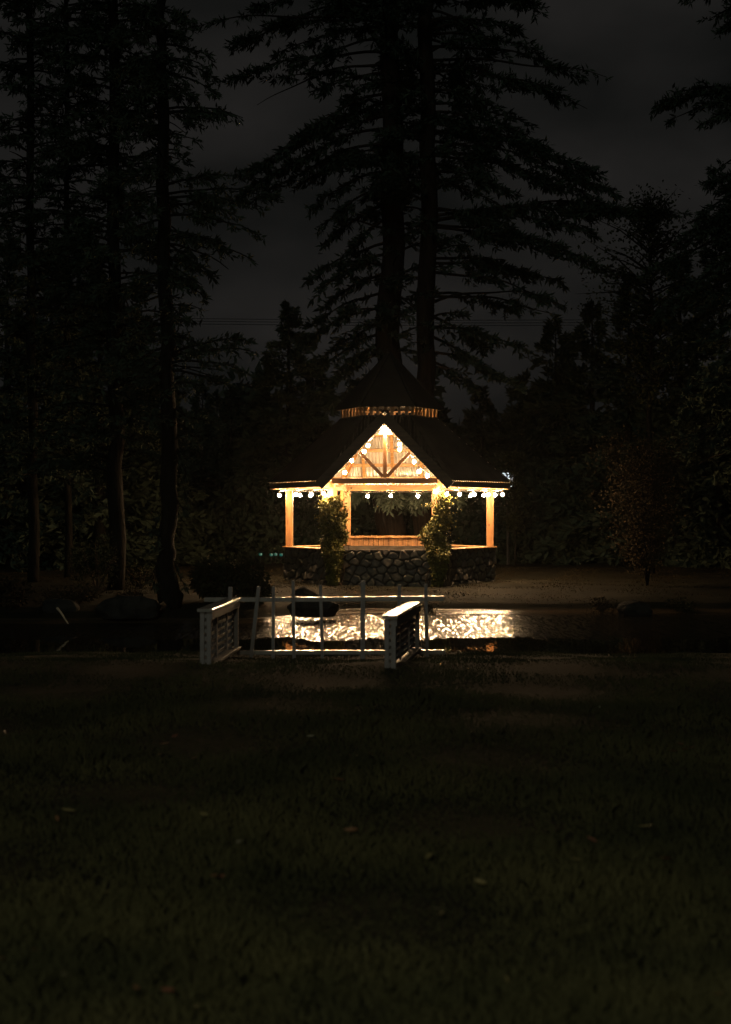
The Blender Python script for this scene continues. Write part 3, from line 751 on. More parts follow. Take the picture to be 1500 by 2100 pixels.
# low drooping boughs that hang behind the gazebo opening and catch the bulb light
for (x0, y0, x1, y1, yy) in ((868, 930, 775, 1018, 38.2), (868, 900, 800, 1022, 37.9), (868, 940, 830, 1030, 38.4), (868, 950, 862, 1028, 37.9), (872, 940, 890, 1020, 38.2), (872, 930, 945, 1015, 38.0), (868, 910, 745, 1008, 38.5), (870, 920, 850, 1015, 37.6)):
    B.limb(W(x0, y0, 41), W(x1, y1, yy), droop=.15, dens=1.7, tw=.6, hang=.8, tstart=.45)
B.done()

# ------------------------------------------------------------------ left stand
L1 = Tree('conifer', 26.4, 'slender conifer with a bare leaning trunk and flared base beside the pond', spray=(.08, .17), group='conifers left of the pond')
L1.trunk([(343, 1236, .26), (344, 1205, .19), (344, 1120, .155), (345, 1000, .155), (344, 700, .135), (336, 400, .115), (331, 150, .095), (329, 0, .085), (328, -150, .06)], n=12, noise=.07)
L1.px_limbs([(333, 60, 382, 35), (333, 90, 430, 118, dict(dens=1.2)), (333, 120, 442, 160, dict(dens=1.3)), (334, 150, 440, 185, dict(dens=1.1)), (334, 160, 400, 205), (336, 225, 500, 238, dict(dens=1.9, hang=.8, tstart=.2, tw=.35)), (337, 232, 470, 240, dict(dens=1.2, hang=.7, tw=.35)),
    (337, 308, 370, 309, dict(dens=0, r0=.02)), (340, 352, 362, 350), (341, 380, 420, 365), (342, 380, 500, 360, dict(dens=1.5)), (342, 400, 560, 400, dict(dens=1.6)), (342, 405, 545, 430, dict(dens=1.6)), (342, 420, 480, 440, dict(dens=1.5)), (342, 440, 530, 480, dict(dens=1.1)), (343, 470, 524, 540, dict(dens=1.0)), (343, 490, 440, 500, dict(dens=.8)), (343, 500, 470, 550, dict(dens=.4)), (343, 500, 400, 545),
    (344, 540, 420, 600, dict(dens=1.2)), (344, 560, 424, 615, dict(dens=1.0)), (345, 620, 370, 660), (345, 690, 400, 700, dict(dens=.6)), (345, 730, 505, 695, dict(dens=1.1)), (346, 735, 520, 720, dict(dens=1.3)), (346, 745, 500, 760, dict(dens=1.0)), (346, 760, 490, 800, dict(dens=.8)), (346, 790, 410, 790, dict(dens=.7)), (346, 830, 400, 870, dict(dens=.4)),
    (328, 20, 250, 10), (330, 70, 230, 85), (332, 110, 235, 150), (332, 150, 260, 190), (333, 180, 240, 210), (335, 240, 250, 255), (336, 290, 255, 280), (338, 300, 270, 330, dict(dens=.7)), (340, 360, 240, 370), (340, 400, 230, 430), (342, 450, 250, 480), (342, 500, 240, 520), (344, 560, 260, 590), (344, 600, 240, 660), (344, 660, 250, 700), (345, 710, 250, 760), (345, 760, 240, 810)], dY=.7, droop=.2, tw=.42, r0=.028)
L1.rnd_limbs(80, W(0, 900, 26.4)[2], W(0, -100, 26.4)[2], .75, .75, tw=.35, dens=.9, r0=.018)
# hanging dead twigs and bark straps on the lower trunk
for i in range(26):
    z = rng.uniform(.35, 3.2); a = rng.uniform(0, 6.28); b = L1.trunk_at(z)+np.array([math.cos(a)*.12, math.sin(a)*.12, 0])
    L1.limb(b, b+np.array([math.cos(a)*.22, math.sin(a)*.22, -rng.uniform(.3, .7)]), dens=.8 if i % 3 == 0 else 0, tw=.18, r0=.012, droop=-.1)
L1.done()
def stand(px, Y, r, label, nl, ll, ybase, zr=(1150, -160), px_top=None, **k):
    t = Tree('conifer', Y, label, spray=k.pop('spray', (.09, .2)), group='conifers left of the pond' if px < 700 else 'conifers right of the gazebo', leafm=k.pop('leafm', 'needle'))
    pt = px_top if px_top is not None else px
    t.trunk([(px, ybase, r*1.25), (px, 900, r*1.05), ((px+pt)/2, 500, r*.85), (pt, 0, r*.7), (pt, -220, r*.4)], n=10)
    t.rnd_limbs(nl, W(0, zr[0], Y)[2], W(0, zr[1], Y)[2], ll, ll*.8, **k); t.done(); return t
stand(238, 30.0, .15, 'thick dark conifer trunk second from the slender leaning one', 200, 1.9, 1212, zr=(980, -150), tw=.5, dens=.9, r0=.03, rise=(-.3, .2), px_top=232)
stand(68, 33.0, .11, 'thin conifer with sparse upper limbs nearest the left edge of the view', 170, 1.6, 1196, zr=(980, -150), tw=.45, dens=.8, r0=.03, rise=(-.3, .15), px_top=60)
stand(140, 36.0, .08, 'very thin conifer trunk between the two thicker ones on the left', 150, 1.6, 1184, zr=(960, -150), tw=.5, dens=.75, r0=.03, rise=(-.25, .2), px_top=136)

# right hand trees
R1 = Tree('conifer', 34.0, 'spreading conifer at the right edge whose boughs reach in high above the lawn', spray=(.1, .22), group='conifers right of the gazebo')
R1.trunk([(1570, 1190, .3), (1570, 700, .24), (1565, 200, .2), (1562, -200, .12)], n=12)
R1.px_limbs([(1562, -40, 1400, -2, dict(dens=1.0)), (1562, 0, 1455, 38, dict(dens=1.2)), (1562, 20, 1475, 70), (1562, 190, 1345, 216, dict(dens=1.6)), (1562, 185, 1390, 190, dict(dens=1.4)), (1562, 195, 1380, 245, dict(dens=.9)), (1562, 200, 1440, 255, dict(dens=1.2)),
    (1562, 300, 1470, 350), (1562, 340, 1460, 375), (1562, 370, 1430, 450, dict(dens=1.3)), (1562, 400, 1400, 490, dict(dens=1.3)), (1562, 430, 1370, 520, dict(dens=1.2)), (1562, 470, 1330, 560, dict(dens=1.2)), (1562, 500, 1400, 600), (1562, 560, 1340, 650), (1562, 600, 1380, 690), (1562, 650, 1360, 740), (1562, 700, 1400, 800), (1562, 760, 1380, 860), (1562, 820, 1400, 930)], dY=.9, droop=.18, tw=.55)
R1.rnd_limbs(60, W(0, 950, 34)[2], W(0, 340, 34)[2], 2.2, 1.2, az=(2.0, 4.3), tw=.5, dens=.9)
R1.done()

def leafy(name, px, Y, ybase, ytop, label, cat, spread, nb, leafm, ls=(.05, .1), trunks=((0, 0),), zlo=.3, per=26, group=None, r=.05, bend=0.0, core=1.0):
    t = Tree(name, Y, label, cat=cat, bark='bark', leafm=leafm, group=group)
    b0 = W(px, ybase, Y); t.base = np.array([b0[0], Y, 0.]) if abs(b0[2]) < .6 else b0
    H = W(px, ytop, Y)[2]-t.base[2]
    for (dx, dy) in trunks:
        P = [t.base+np.array([dx*f, dy*f, H*f]) for f in np.linspace(0, 1, 8)]
        P = [p+np.array([.03*math.sin(i*1.7), 0, 0])*H*.2 for i, p in enumerate(P)]; P[0] = t.base.copy()
        t.wood.tube(P, list(np.linspace(r, .012, 8)), 8)
        for i in range(nb):
            f = zlo+(1-zlo)*rng.random(); q = t.base+np.array([dx*f, dy*f, H*f])
            a = rng.uniform(0, 6.283); prof = math.sin(math.pi*min(.97, max(.06, (f-zlo*.8)/(1.02-zlo*.8))))**.6
            l = spread*prof*rng.uniform(.35, 1.0)
            e = q+np.array([math.cos(a)*l, math.sin(a)*l, l*rng.uniform(.1, .7)])
            mid = (q+e)/2+np.array([0, 0, .08*l])
            t.limbs.tube([q, mid, e], [r*.25, r*.15, .003], 4, cap=False)
            m = per; tt = rng.random(m)**.7
            c = q*(1-tt)[:, None]+e*tt[:, None]+rng.normal(size=(m, 3))*.12*spread**.5
            Ln = rng.uniform(ls[0], ls[1], m)
            t.L.append(leaf_quads(c, norm_rows(rng.normal(size=(m, 3))+np.array([0, 0, -.35])), Ln, Ln*.6))
    return t.done()
leafy('birch_tree', 1335, 38, 1170, 418, 'thin small leaved tree with airy open crown against the sky right of the firs', 'tree', 2.1, 170, 'leaf', ls=(.07, .14), zlo=.46, per=30, r=.11)
# dense evergreens behind
BG = 'evergreens massed behind the gazebo'
dense_conifer(592, 628, 50, 2.7, 'dark pointed evergreen left of the gazebo roof, topping out below the open sky', BG, n=16000)
dense_conifer(548, 740, 52, 2.2, 'lower evergreen shoulder tucked against the left side of the dark pointed evergreen', BG, n=9000)
dense_conifer(648, 745, 52, 2.2, 'lower evergreen between the pointed evergreen and the cupola', BG, n=9000)
dense_conifer(416, 786, 62, 1.7, 'small far conifer tip just right of the leaning trunk', BG, n=6000)
dense_conifer(445, 806, 60, 1.8, 'small far conifer tip halfway to the dark pointed evergreen', BG, n=6000)
dense_conifer(475, 800, 58, 1.9, 'far conifer tip touching the left skirt of the dark pointed evergreen', BG, n=6000)
dense_conifer(375, 840, 56, 2.2, 'low evergreen behind the leaning trunk', BG, n=7000)
dense_conifer(290, 650, 44, 2.2, 'dense evergreen filling the gap left of the leaning trunk', BG, n=9000)
dense_conifer(205, 570, 42, 2.6, 'dense evergreen behind the thick dark trunk on the left', BG, n=10000)
dense_conifer(105, 520, 43, 2.8, 'tall dense evergreen behind the very thin trunk on the left', BG, n=12000)
dense_conifer(15, 500, 42, 2.6, 'dense evergreen cut by the left edge of the view', BG, n=11000)
dense_conifer(1075, 770, 48, 2.0, 'low evergreen directly right of the gazebo roof', BG, n=8000)
dense_conifer(1140, 655, 47, 2.3, 'evergreen with ragged tip right of the gazebo below the fir boughs', BG, n=11000)
dense_conifer(1215, 625, 46, 2.4, 'evergreen between the ragged tipped one and the thin small leaved tree', BG, n=10000)
dense_conifer(1290, 585, 45, 2.4, 'evergreen behind the thin small leaved tree', BG, n=10000)
dense_conifer(1395, 530, 44, 2.5, 'evergreen right of the thin small leaved tree', BG, n=11000)
dense_conifer(1480, 465, 43, 2.6, 'tall evergreen at the right edge behind the spreading boughs', BG, n=12000)
dense_conifer(990, 800, 52, 2.2, 'low evergreen behind the right slope of the gazebo roof', BG, n=8000)
dense_conifer(720, 850, 56, 2.2, 'low evergreen hidden behind the left slope of the gazebo roof', BG, n=7000)

# far wood, one mass
def far_wood():
    n = 90000
    X = rng.uniform(-28, 28, n); Yw = rng.uniform(60, 74, n)
    top = 5.4+1.1*np.sin(X*.9)+.8*np.sin(X*2.3+1)+.5*np.sin(X*5.1)+.5*np.abs(np.sin(X*3.7))
    Z = rng.random(n)**.8*top
    D = norm_rows(rng.normal(size=(n, 3))+np.array([0, 0, -.1])); Ln = rng.uniform(.35, .8, n)
    o = quad_mesh('far_wood', leaf_quads(np.stack([X, Yw, Z], -1), D, Ln, Ln*.5).reshape(-1, 3), M['needle_dark'])
    tag(o, kind='stuff')
far_wood()
# hedge mass behind gazebo at ground level
def understory():
    n = 42000
    X = rng.uniform(-15, 17, n); Yw = 45.5+rng.uniform(0, 2.5, n)+.6*np.sin(X*.7)
    top = 2.2+.5*np.sin(X*1.3)+.35*np.sin(X*3.1+2)
    Z = rng.random(n)*top
    D = norm_rows(rng.normal(size=(n, 3))); Ln = rng.uniform(.15, .35, n)
    o = quad_mesh('undergrowth', leaf_quads(np.stack([X, Yw, Z], -1), D, Ln, Ln*.5).reshape(-1, 3), M['needle_dark'])
    tag(o, kind='stuff')
understory()

# ------------------------------------------------------------------ vines on the front posts
def vine(k, label, dxr, top, seed):
    p = to_world(post_xy[k]); e = empty('climbing_vine', (p[0], p[1], 0)); tag(e, label, 'vine', 'vines on the front posts')
    st_ = MB(); Ls = []
    for i in range(9):
        a = rng.uniform(0, 6.28); P = []
        x0 = rng.uniform(-.28, .28); y0 = -.36+rng.uniform(-.06, .02)
        for j in range(14):
            f = j/13; z = f*top*rng.uniform(.97, 1.0)
            fr = sstep(.7, .95, z)
            P.append(np.array([x0*(1-.7*f)+.07*math.sin(a+j*.9), (y0-.02)*(1-fr)+(-.13)*fr+.03*math.cos(a+j), z]))
        st_.tube(P, list(np.linspace(.014, .004, 14)), 5)
    st_.build('stem', M['twig'], e)
    n = 9500
    z = rng.random(n)*top
    prof = np.interp(z, [0, .3, .8, 1.15, 1.5, 1.85, top], dxr[0]); cx = np.interp(z, [0, .3, .8, 1.15, 1.5, 1.85, top], dxr[1])
    a = rng.uniform(0, 6.283, n); rr = rng.random(n)**.45
    rr = rr*(1+.32*np.sin(z*8+a*2+seed)*np.sin(z*3.1+a+seed*2)); x = cx+np.cos(a)*prof*rr; fr = sstep(.72, .95, z)
    ybase = -.40*(1-fr)+(-.08)*fr; yr = .14*(1-fr)+np.minimum(prof, .26)*fr
    y = ybase+np.sin(a)*yr*rr
    keep = (np.sin(z*9+x*7)*np.sin(z*5-x*11+seed)+rng.random(n)*1.4) > -.25
    P = np.stack([x, y, z], -1)[keep]; n = len(P)
    D = norm_rows(np.stack([P[:, 0]*1.5+rng.normal(size=n)*.7, -.5+rng.normal(size=n)*.6, -.5+rng.normal(size=n)*.6], -1))
    Ln = rng.uniform(.045, .09, n)
    Ls.append(leaf_quads(P, D, Ln, Ln*.75))
    # loose shoots
    for i in range(16):
        z0 = rng.uniform(.7, top); b = np.array([np.interp(z0, [0, .3, .8, 1.15, 1.5, 1.85, top], dxr[1])+rng.choice([-1, 1])*.15, -.2, z0])
        v = unit(np.array([np.sign(b[0])*rng.uniform(.4, 1), rng.uniform(-.6, .2), rng.uniform(-.2, .8)])); l = rng.uniform(.18, .42)
        m = 12; tt = np.linspace(.1, 1, m); q = b+v*(l*tt)[:, None]+rng.normal(size=(m, 3))*.012
        Ln = rng.uniform(.035, .065, m); Ls.append(leaf_quads(q, norm_rows(rng.normal(size=(m, 3))), Ln, Ln*.7))
    if seed == 2:
        # tendrils running up the post to the eave
        m = 220; z = rng.uniform(1.3, 2.2, m); q = np.stack([rng.uniform(-.13, .13, m), np.full(m, -.14)+rng.normal(size=m)*.03, z], -1)
        Ln = rng.uniform(.03, .06, m); Ls.append(leaf_quads(q, norm_rows(rng.normal(size=(m, 3))+np.array([0, 0, -.5])), Ln, Ln*.75))
    quad_mesh('foliage', np.concatenate(Ls).reshape(-1, 3), M['ivy'], e)
vine(4, 'bushy climbing vine wrapped round the front left post of the gazebo', ([.09, .12, .22, .27, .32, .25, .10], [.0, .02, .05, .05, -.02, -.02, .05]), 2.0, 1)
vine(5, 'climbing vine on the front right post of the gazebo with bare trails to the eave', ([.09, .13, .26, .28, .20, .13, .11], [-.05, -.05, -.03, -.10, .02, .08, .08]), 2.05, 2)

# ------------------------------------------------------------------ rail fence at the pond edge
FY = 17.75
fe = empty('rail_fence', (W(665, 0, FY)[0], FY, -.18))
tag(fe, 'open white rail fence with uneven pickets standing before the shining water', 'fence')
fb = np.array([W(665, 0, FY)[0], FY, -.18])
def wr(px, py, dy=0): q = W(px, py, FY); q[1] += dy; return q-fb
mb = MB(); mb.bar(wr(420, 1229.5), wr(664, 1229), .09, .055); mb.bar(wr(663.9, 1228.8), wr(911, 1227), .088, .056); mb.build('top_rail', M['white'], fe)
mb = MB(); mb.bar(wr(486, 1338), wr(913, 1337), .09, .05); mb.build('bottom_rail', M['white'], fe)
for (xt, yt_, xb, ybm, wd) in ((474, 1203, 470, 1350, 8), (532, 1202, 516, 1348, 7.5), (562, 1202, 561, 1352, 6.5), (602, 1190, 604, 1354, 6.5), (658, 1199, 662, 1353, 6.5), (745, 1190, 744, 1352, 9.5), (819, 1198, 820, 1352, 7), (873, 1197, 876, 1352, 7)):
    mb = MB(); mb.bar(wr(xb, ybm, -.068), wr(xt, yt_, -.068), wd/F*FY, .038, up=(0, 1, 0)); mb.build('picket', M['white_dull'], fe)

# lattice side panels
def panel(n_, f_, h0, h1, label, mate):
    n_ = np.array(n_, float); f_ = np.array(f_, float)
    e = empty('railing_panel', (n_[0], n_[1], n_[2])); tag(e, label, 'railing', 'lattice panels either side of the fence')
    v = f_-n_; L = np.linalg.norm(v[:2]); d = v/np.linalg.norm(v); sd = unit(np.cross(d, (0, 0, 1)))
    Z = np.array([0, 0, 1.])
    def at(t, z, s=0): return v*t+Z*z+sd*s
    H = h0
    # paired uprights with blocks between, at both ends
    for t in (.0, 1.0):
        for s in (-.036, .036):
            mb = MB(); mb.bar(at(t, 0, s), at(t, H-.02, s), .05, .05, up=tuple(sd)); mb.build('upright', mate, e)
        mb = MB()
        for z in np.linspace(.05, H-.06, 7): mb.bar(at(t, z-.022), at(t, z+.022), .022, .044, up=tuple(sd))
        mb.build('spacer_blocks', mate, e)
    # cap, bottom board
    mb = MB(); mb.bar(at(-.03, H+.005), at(1.03, H+.005), .17, .035, bev=.004); mb.build('cap_board', M['white'], e)
    mb = MB(); mb.bar(at(-.01, H-.055, .064), at(1.01, H-.055, .064), .02, .08); mb.build('apron_board', mate, e)
    mb = MB(); mb.bar(at(-.035, .0, .0), at(1.03, .0, .0), .16, .03); mb.build('foot_board', mate, e)
    # lattice : horizontal rails and woven pickets
    for i, z in enumerate(np.linspace(.07, H-.11, 6)):
        mb = MB(); mb.bar(at(.02, z, .006), at(.98, z, .006), .012, .034); mb.build('lattice_rail', mate, e)
    m = 17
    for i in range(m):
        t = (i+.5)/m
        mb = MB(); mb.bar(at(t, .03, -.012), at(t, H-.03, -.012), .012, .035, up=tuple(d)); mb.build('lattice_picket', mate, e)
    for s in (.022,):
        for t in (.30, .68):
            mb = MB(); mb.bar(at(t, .03, s), at(t, H-.03, s), .014, .05, up=tuple(d)); mb.build('lattice_stile', mate, e)
panel((-1.735, 15.45, -.02), (-1.63, 17.55, -.03), .60, .60, 'white lattice railing panel at the left end of the fence, in shade', M['white_dull'])
panel((.265, 15.15, -.03), (.60, 17.45, -.03), .56, .60, 'white lattice railing panel right of centre whose cap board shines with reflected light', M['white_dull'])

# ------------------------------------------------------------------ rocks
def rock(px, py, Y, wpx, hpx, label, seed, dy=.6):
    r_ = np.random.default_rng(seed); c = W(px, py, Y); sx = wpx/F*Y/2; sz = hpx/F*Y
    mb = sphere_mb(1.0, 34, 22); V = np.array(mb.v); 
    k = r_.normal(size=(26, 3)); k /= np.linalg.norm(k, axis=1)[:, None]; h = r_.uniform(.66, .98, 26)
    for i in range(26):
        dd = V@k[i]; V -= np.outer(np.maximum(dd-h[i], 0), k[i])
    V += .03*np.sin(V[:, [1, 2, 0]]*6+seed)+.02*np.sin(V[:, [2, 0, 1]]*15+seed*2)+r_.normal(size=V.shape)*.006
    V *= np.array([sx, sx*dy, sz*1.05]); V[:, 2] = np.maximum(V[:, 2], -.15)
    mb.v = [tuple(q) for q in V]; o = mb.build('boulder', M['rock'], None, smooth=False)
    o.location = (c[0], Y, c[2]); tag(o, label, 'rock', 'boulders along the pond'); return o
rock(622, 1226, 28.9, 56, 21, 'small hump shaped boulder seen just above the top rail of the fence', 1)
rock(645, 1248, 26.4, 116, 34, 'broad black boulder at the water edge behind the left half of the fence', 2)
rock(262, 1250, 26.0, 150, 34, 'long low dark boulder left of the flared tree base', 3)
rock(1305, 1256, 27.6, 84, 30, 'dark flat boulder on the far bank under the small rusty tree', 4)
rock(120, 1250, 26.2, 90, 22, 'low rounded boulder among the ground plants far left', 5)

# ------------------------------------------------------------------ shrubs and plants
def bush(px, py, Y, wpx, hpx, label, leafm, n=3000, ls=(.05, .1), name='shrub', cat='shrub', group='shrubs round the pond', fl=None):
    c = W(px, py, Y); gzv = float(ground_z(np.array(c[0]), np.array(Y))); e = empty(name, (c[0], Y, max(gzv, WL)))
    tag(e, label, cat, group); sx = wpx/F*Y/2; sz = hpx/F*Y
    st_ = MB()
    for i in range(12):
        a = rng.uniform(0, 6.28); q = np.array([math.cos(a)*sx*.7, math.sin(a)*sx*.5, sz*rng.uniform(.5, .85)])
        st_.tube([(0, 0, 0), q*.5+[0, 0, .05], q], [.018, .012, .004], 5)
    st_.build('stem', M['twig'], e)
    k = 9; cc = np.stack([rng.uniform(-.65, .65, k)*sx, rng.uniform(-.4, .4, k)*sx, rng.uniform(.25, .75, k)*sz], -1)
    i = rng.integers(0, k, n); v = norm_rows(rng.normal(size=(n, 3)))*(rng.random(n)**.35)[:, None]
    P = cc[i]+v*np.array([sx*.42, sx*.42, sz*.34]); P[:, 2] = np.maximum(P[:, 2], .01)
    Ln = rng.uniform(ls[0], ls[1], n)
    quad_mesh('foliage', leaf_quads(P, norm_rows(v+rng.normal(size=(n, 3))*.5), Ln, Ln*.45).reshape(-1, 3), M[leafm], e)
    return e
bush(470, 1222, 27.3, 160, 92, 'rounded broad leaved shrub left of the gazebo behind the lattice panel', 'leaf', n=5200, ls=(.07, .14))
bush(520, 1225, 26.9, 70, 55, 'smaller shrub at the right foot of the rounded shrub', 'leaf', n=1800, ls=(.06, .12))
bush(20, 1240, 26.5, 110, 55, 'rust tinged low shrub at the left edge of the view', 'leaf_rust', n=2200, ls=(.05, .11))
bush(140, 1240, 26.8, 130, 34, 'low tangled ground plant between the left boulders', 'leaf_rust', n=1800, ls=(.03, .07))
bush(265, 1218, 27.0, 70, 22, 'small rusty plant growing on top of the long low boulder', 'leaf_rust', n=500, ls=(.04, .08))
bush(200, 1205, 29.0, 120, 120, 'loose twiggy shrub in front of the thick dark trunk', 'leaf', n=1800, ls=(.04, .08))
bush(290, 1190, 31.0, 120, 60, 'open shrub behind the flared tree base', 'leaf', n=1200, ls=(.04, .08))
bush(878, 1262, 27.95, 40, 26, 'small plant with yellow orange leaves on the far bank behind the right picket', 'leaf_rust', n=260, ls=(.03, .07))
bush(1235, 1246, 28.2, 60, 34, 'faint low plant left of the flat boulder on the far bank', 'leaf_rust', n=500, ls=(.03, .07))
bush(1400, 1240, 28.4, 90, 26, 'faint low plant right of the flat boulder on the far bank', 'leaf', n=700, ls=(.03, .07))
# small rusty multi stem tree on the right lawn
leafy('small_tree', 1328, 32, 1197, 912, 'small rusty leaved tree with forked stem on the lawn right of the gazebo', 'tree', 1.3, 100, 'leaf_rust', ls=(.03, .075), zlo=.12, per=44, trunks=((-.75, .0), (-.2, -.1), (.3, .1)), r=.028)

# bough of leaves in front of the distant lamp
leafy('small_tree', 1056, 43.6, 1175, 925, 'thin dark tree whose leaves screen the cool white lamp right of the gazebo eave', 'tree', .75, 90, 'leaf', ls=(.07, .13), zlo=.3, per=18, r=.035)

# ------------------------------------------------------------------ distant lamp, ground lights, power wires
lp = W(1042, 985, 44.5)
e = empty('yard_lamp', (lp[0], lp[1], 0)); tag(e, 'cool white yard lamp glowing through leaves at the right end of the gazebo eave', 'lamp')
mb = MB(); mb.tube([(0, 0, 0), (0, 0, lp[2]-.25)], [.05, .035], 8); mb.build('pole', M['metal'], e)
mb = MB(); mb.tube([(0, 0, lp[2]+.23), (0, 0, lp[2]+.27), (0, 0, lp[2]+.35)], [.2, .19, .03], 10); mb.tube([(0, 0, lp[2]-.28), (0, 0, lp[2]-.22)], [.07, .13], 10); mb.build('lamp_housing', M['metal'], e)
mb = MB(); mb.tube([(0, 0, lp[2]-.22), (0, 0, lp[2]+.0), (0, 0, lp[2]+.23)], [.12, .16, .17], 10)
mb.build('lamp_glass', mat('cool_lamp_glass', (.8, .85, .9), rough=.3, emit=(.78, .92, 1.0), estr=1.1), e)
tm = mat('teal_lens', (.02, .1, .09), rough=.3, emit=(.02, .42, .36), estr=.16)
first = None
for i, (px, py) in enumerate(((535, 1134), (557, 1134), (566, 1134), (577, 1134), (602, 1134))):
    p = W(px, py, 47.0 if i % 2 else 46.6)
    if first is None:
        e = empty('ground_light', (p[0], p[1]-2.2, 0)); first = e
        mb = MB(); mb.tube([(0, 0, 0), (0, 0, .22)], .012, 6); mb.build('stake', M['metal'], e)
        mb = MB(); mb.tube([(0, 0, .22), (0, 0, .25), (0, 0, .30)], [.03, .055, .05], 8); mb.build('lens', tm, e)
    else: e = copy_tree(first)
    e.location = (p[0]*44.6/p[1], 44.6, p[2]*1.0-.0+.0-.29+.04)
    tag(e, ['leftmost', 'second from the left', 'middle', 'fourth from the left', 'rightmost'][i]+' of the five faint teal stake lights left of the gazebo wall', 'garden light', 'teal stake lights')
for i, (ya, yb2) in enumerate(((646, 650), (651, 656), (657, 661))):
    a = W(-60, ya-1, 85); b = W(1560, yb2+2, 85); mb = MB()
    P = [a*(1-t)+b*t-[0, 0, .9*4*t*(1-t)*.25] for t in np.linspace(0, 1, 24)]
    mb.tube(P, .018, 5); o = mb.build('power_wire', M['wire'])
    tag(o, ('topmost', 'middle', 'lowest')[i]+' of three thin dark power wires crossing the sky above the trees', 'wire', 'power wires')

# ------------------------------------------------------------------ bits on the ground
def stick(p0, p1, r, label, m, name='stick'):
    p0, p1 = np.array(p0), np.array(p1); c = (p0+p1)/2; mb = MB()
    P = [p0*(1-t)+p1*t+np.array([0, .0, .012*math.sin(t*5)])-c for t in np.linspace(0, 1, 7)]
    mb.tube(P, list(np.linspace(r, r*.5, 7)), 7); o = mb.build(name, m); o.location = tuple(c); tag(o, label, 'stick'); return o
def gnd(px, py):
    Y = 10.
    for _ in range(60):
        x = (px-750)/F*Y; z = float(ground_z(np.array(x), np.array(Y))); Y = .5*Y+.5*(EYE-z)*F/(py-1050)
    return np.array([(px-750)/F*Y, Y, z])
M['pale_stick'] = mat('wet_pale_stick', (.4, .3, .2), (.5, .38, .26), scale=8, rough=.25)
q0 = gnd(630, 1341); q1 = gnd(697, 1347)
stick(q0+[0, 0, .03], q1+[0, 0, .02], .011, 'thin pale stick lying in the grass under the fence bottom rail', M['pale_stick'])
q0 = gnd(118, 1282); q1 = gnd(140, 1306)
stick(q0+[0, 0, .06], q1+[0, 0, .03], .022, 'short weathered stick at the left end of the near bank', M['pale_stick'])
def fallen_leaf(name, m):
    mb = MB(); V = []; R = [.2, .62, .55, 1.0, .6, .72, .3]; n = len(R)
    pts = [(-1, 0)]
    for i, r in enumerate(R): pts.append((-1+2*(i+1)/(n+1), .42*r))
    pts.append((1.05, 0))
    for i, r in reversed(list(enumerate(R))): pts.append((-1+2*(i+1)/(n+1), -.42*r))
    V = [(x, y, .18*x*x+.25*abs(y)) for x, y in pts]; c = (0, 0, 0); k = len(V)
    mb.add(V+[c], [(i, (i+1) % k, k) for i in range(k)])
    return mb.build(name, m)
LM = [mat('orange_leaf', (.10, .045, .018), (.07, .03, .012), scale=9, rough=.6), mat('yellow_leaf', (.10, .08, .03), (.07, .055, .02), scale=9, rough=.6), mat('pale_leaf', (.09, .08, .055), (.12, .11, .075), scale=9, rough=.6), mat('red_leaf', (.085, .03, .015), (.06, .02, .01), scale=9, rough=.6)]
protos = [None]*4
names = ['orange', 'yellow', 'pale', 'red']
lv = [(10, 1516, 0), (337, 1540, 0), (358, 1524, 3), (330, 1563, 0), (398, 1570, 3), (85, 1484, 2), (637, 1524, 2), (732, 1566, 1), (695, 1616, 0), (648, 1641, 1), (118, 1699, 0), (140, 1681, 1), (318, 1719, 1), (420, 1690, 1), (720, 1722, 0), (490, 1748, 2), (440, 1819, 0), (455, 1820, 3), (218, 1853, 1),
      (745, 1809, 1), (70, 1976, 0), (5, 1995, 0), (135, 2030, 2), (340, 2003, 1), (280, 2057, 0), (345, 2062, 3), (405, 2096, 1), (185, 1953, 1), (877, 1779, 1), (897, 1890, 2), (1215, 1743, 3), (1180, 1785, 1), (1325, 1715, 1), (1245, 1784, 1), (1368, 1784, 3), (1395, 1540, 3), (1405, 1552, 0), (1420, 1548, 3), (1380, 1556, 0), (1430, 1567, 1), (1337, 1554, 2), (1488, 1815, 3), (1130, 1857, 2), (985, 1832, 1), (1040, 2040, 1), (1475, 2070, 0), (1230, 1463, 2), (905, 1900, 1), (620, 1915, 1)]
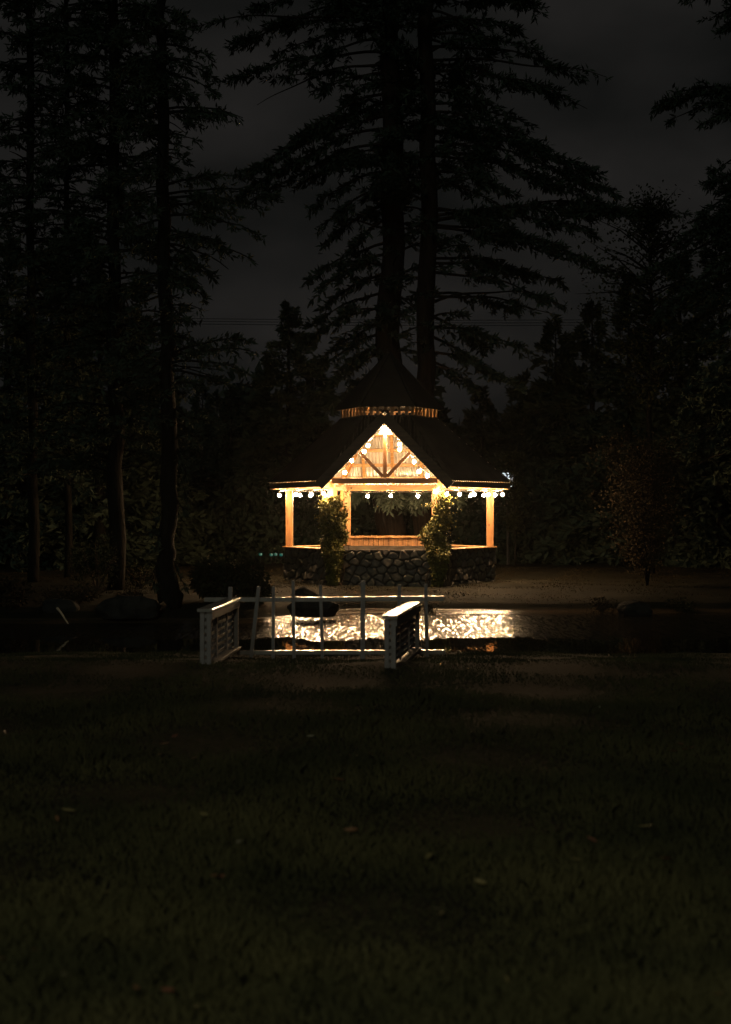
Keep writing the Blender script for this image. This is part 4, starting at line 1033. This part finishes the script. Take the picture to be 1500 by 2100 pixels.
lab = {0: 'curled orange fallen leaf lying on the dark lawn', 1: 'small yellow fallen leaf lying on the dark lawn', 2: 'pale bleached fallen leaf lying on the dark lawn', 3: 'reddish brown fallen leaf lying on the dark lawn'}
ORD = ['leftmost']+[q+' from the left' for q in 'second third fourth fifth sixth seventh eighth ninth tenth eleventh twelfth thirteenth fourteenth fifteenth sixteenth seventeenth eighteenth nineteenth twentieth'.split()]
rank = {0: 0, 1: 0, 2: 0, 3: 0}
lv.sort()
for px, py, k in lv:
    p = gnd(px, py)
    if protos[k] is None: protos[k] = o = fallen_leaf('fallen_leaf', LM[k])
    else: o = protos[k].copy(); col.objects.link(o)
    s = rng.uniform(.018, .034)*(1.1 if py > 1800 else 1.3)
    o.scale = (s, s*rng.uniform(.7, 1.1), s); o.location = (p[0], p[1], p[2]+.05); o.rotation_euler = (rng.uniform(.1, .7), rng.uniform(-.3, .3), rng.uniform(0, 6.28))
    rank[k] += 1
    tag(o, '%s of the %s' % (ORD[rank[k]-1], lab[k].replace(' leaf lying', ' leaves lying')), 'leaf', 'scattered %s leaves on the lawn' % names[k])

# ------------------------------------------------------------------ thin haze added to give the bulbs a slight glow
HAZE = 0.00006
if HAZE > 0:
    mb = MB(); x0, x1, y0, y1, z0, z1 = -120, 120, -20, 130, -3, 40
    mb.add([(x0, y0, z0), (x1, y0, z0), (x1, y1, z0), (x0, y1, z0), (x0, y0, z1), (x1, y0, z1), (x1, y1, z1), (x0, y1, z1)],
           [(3, 2, 1, 0), (4, 5, 6, 7), (0, 1, 5, 4), (1, 2, 6, 5), (2, 3, 7, 6), (3, 0, 4, 7)])
    m = bpy.data.materials.new('glow_haze'); m.use_nodes = True; n = m.node_tree.nodes; n.remove(n['Principled BSDF'])
    pv = n.new('ShaderNodeVolumePrincipled'); pv.inputs['Color'].default_value = (.95, .95, .95, 1); pv.inputs['Density'].default_value = HAZE; pv.inputs['Anisotropy'].default_value = .85
    m.node_tree.links.new(pv.outputs[0], n['Material Output'].inputs['Volume'])
    tag(mb.build('haze', m), kind='stuff')
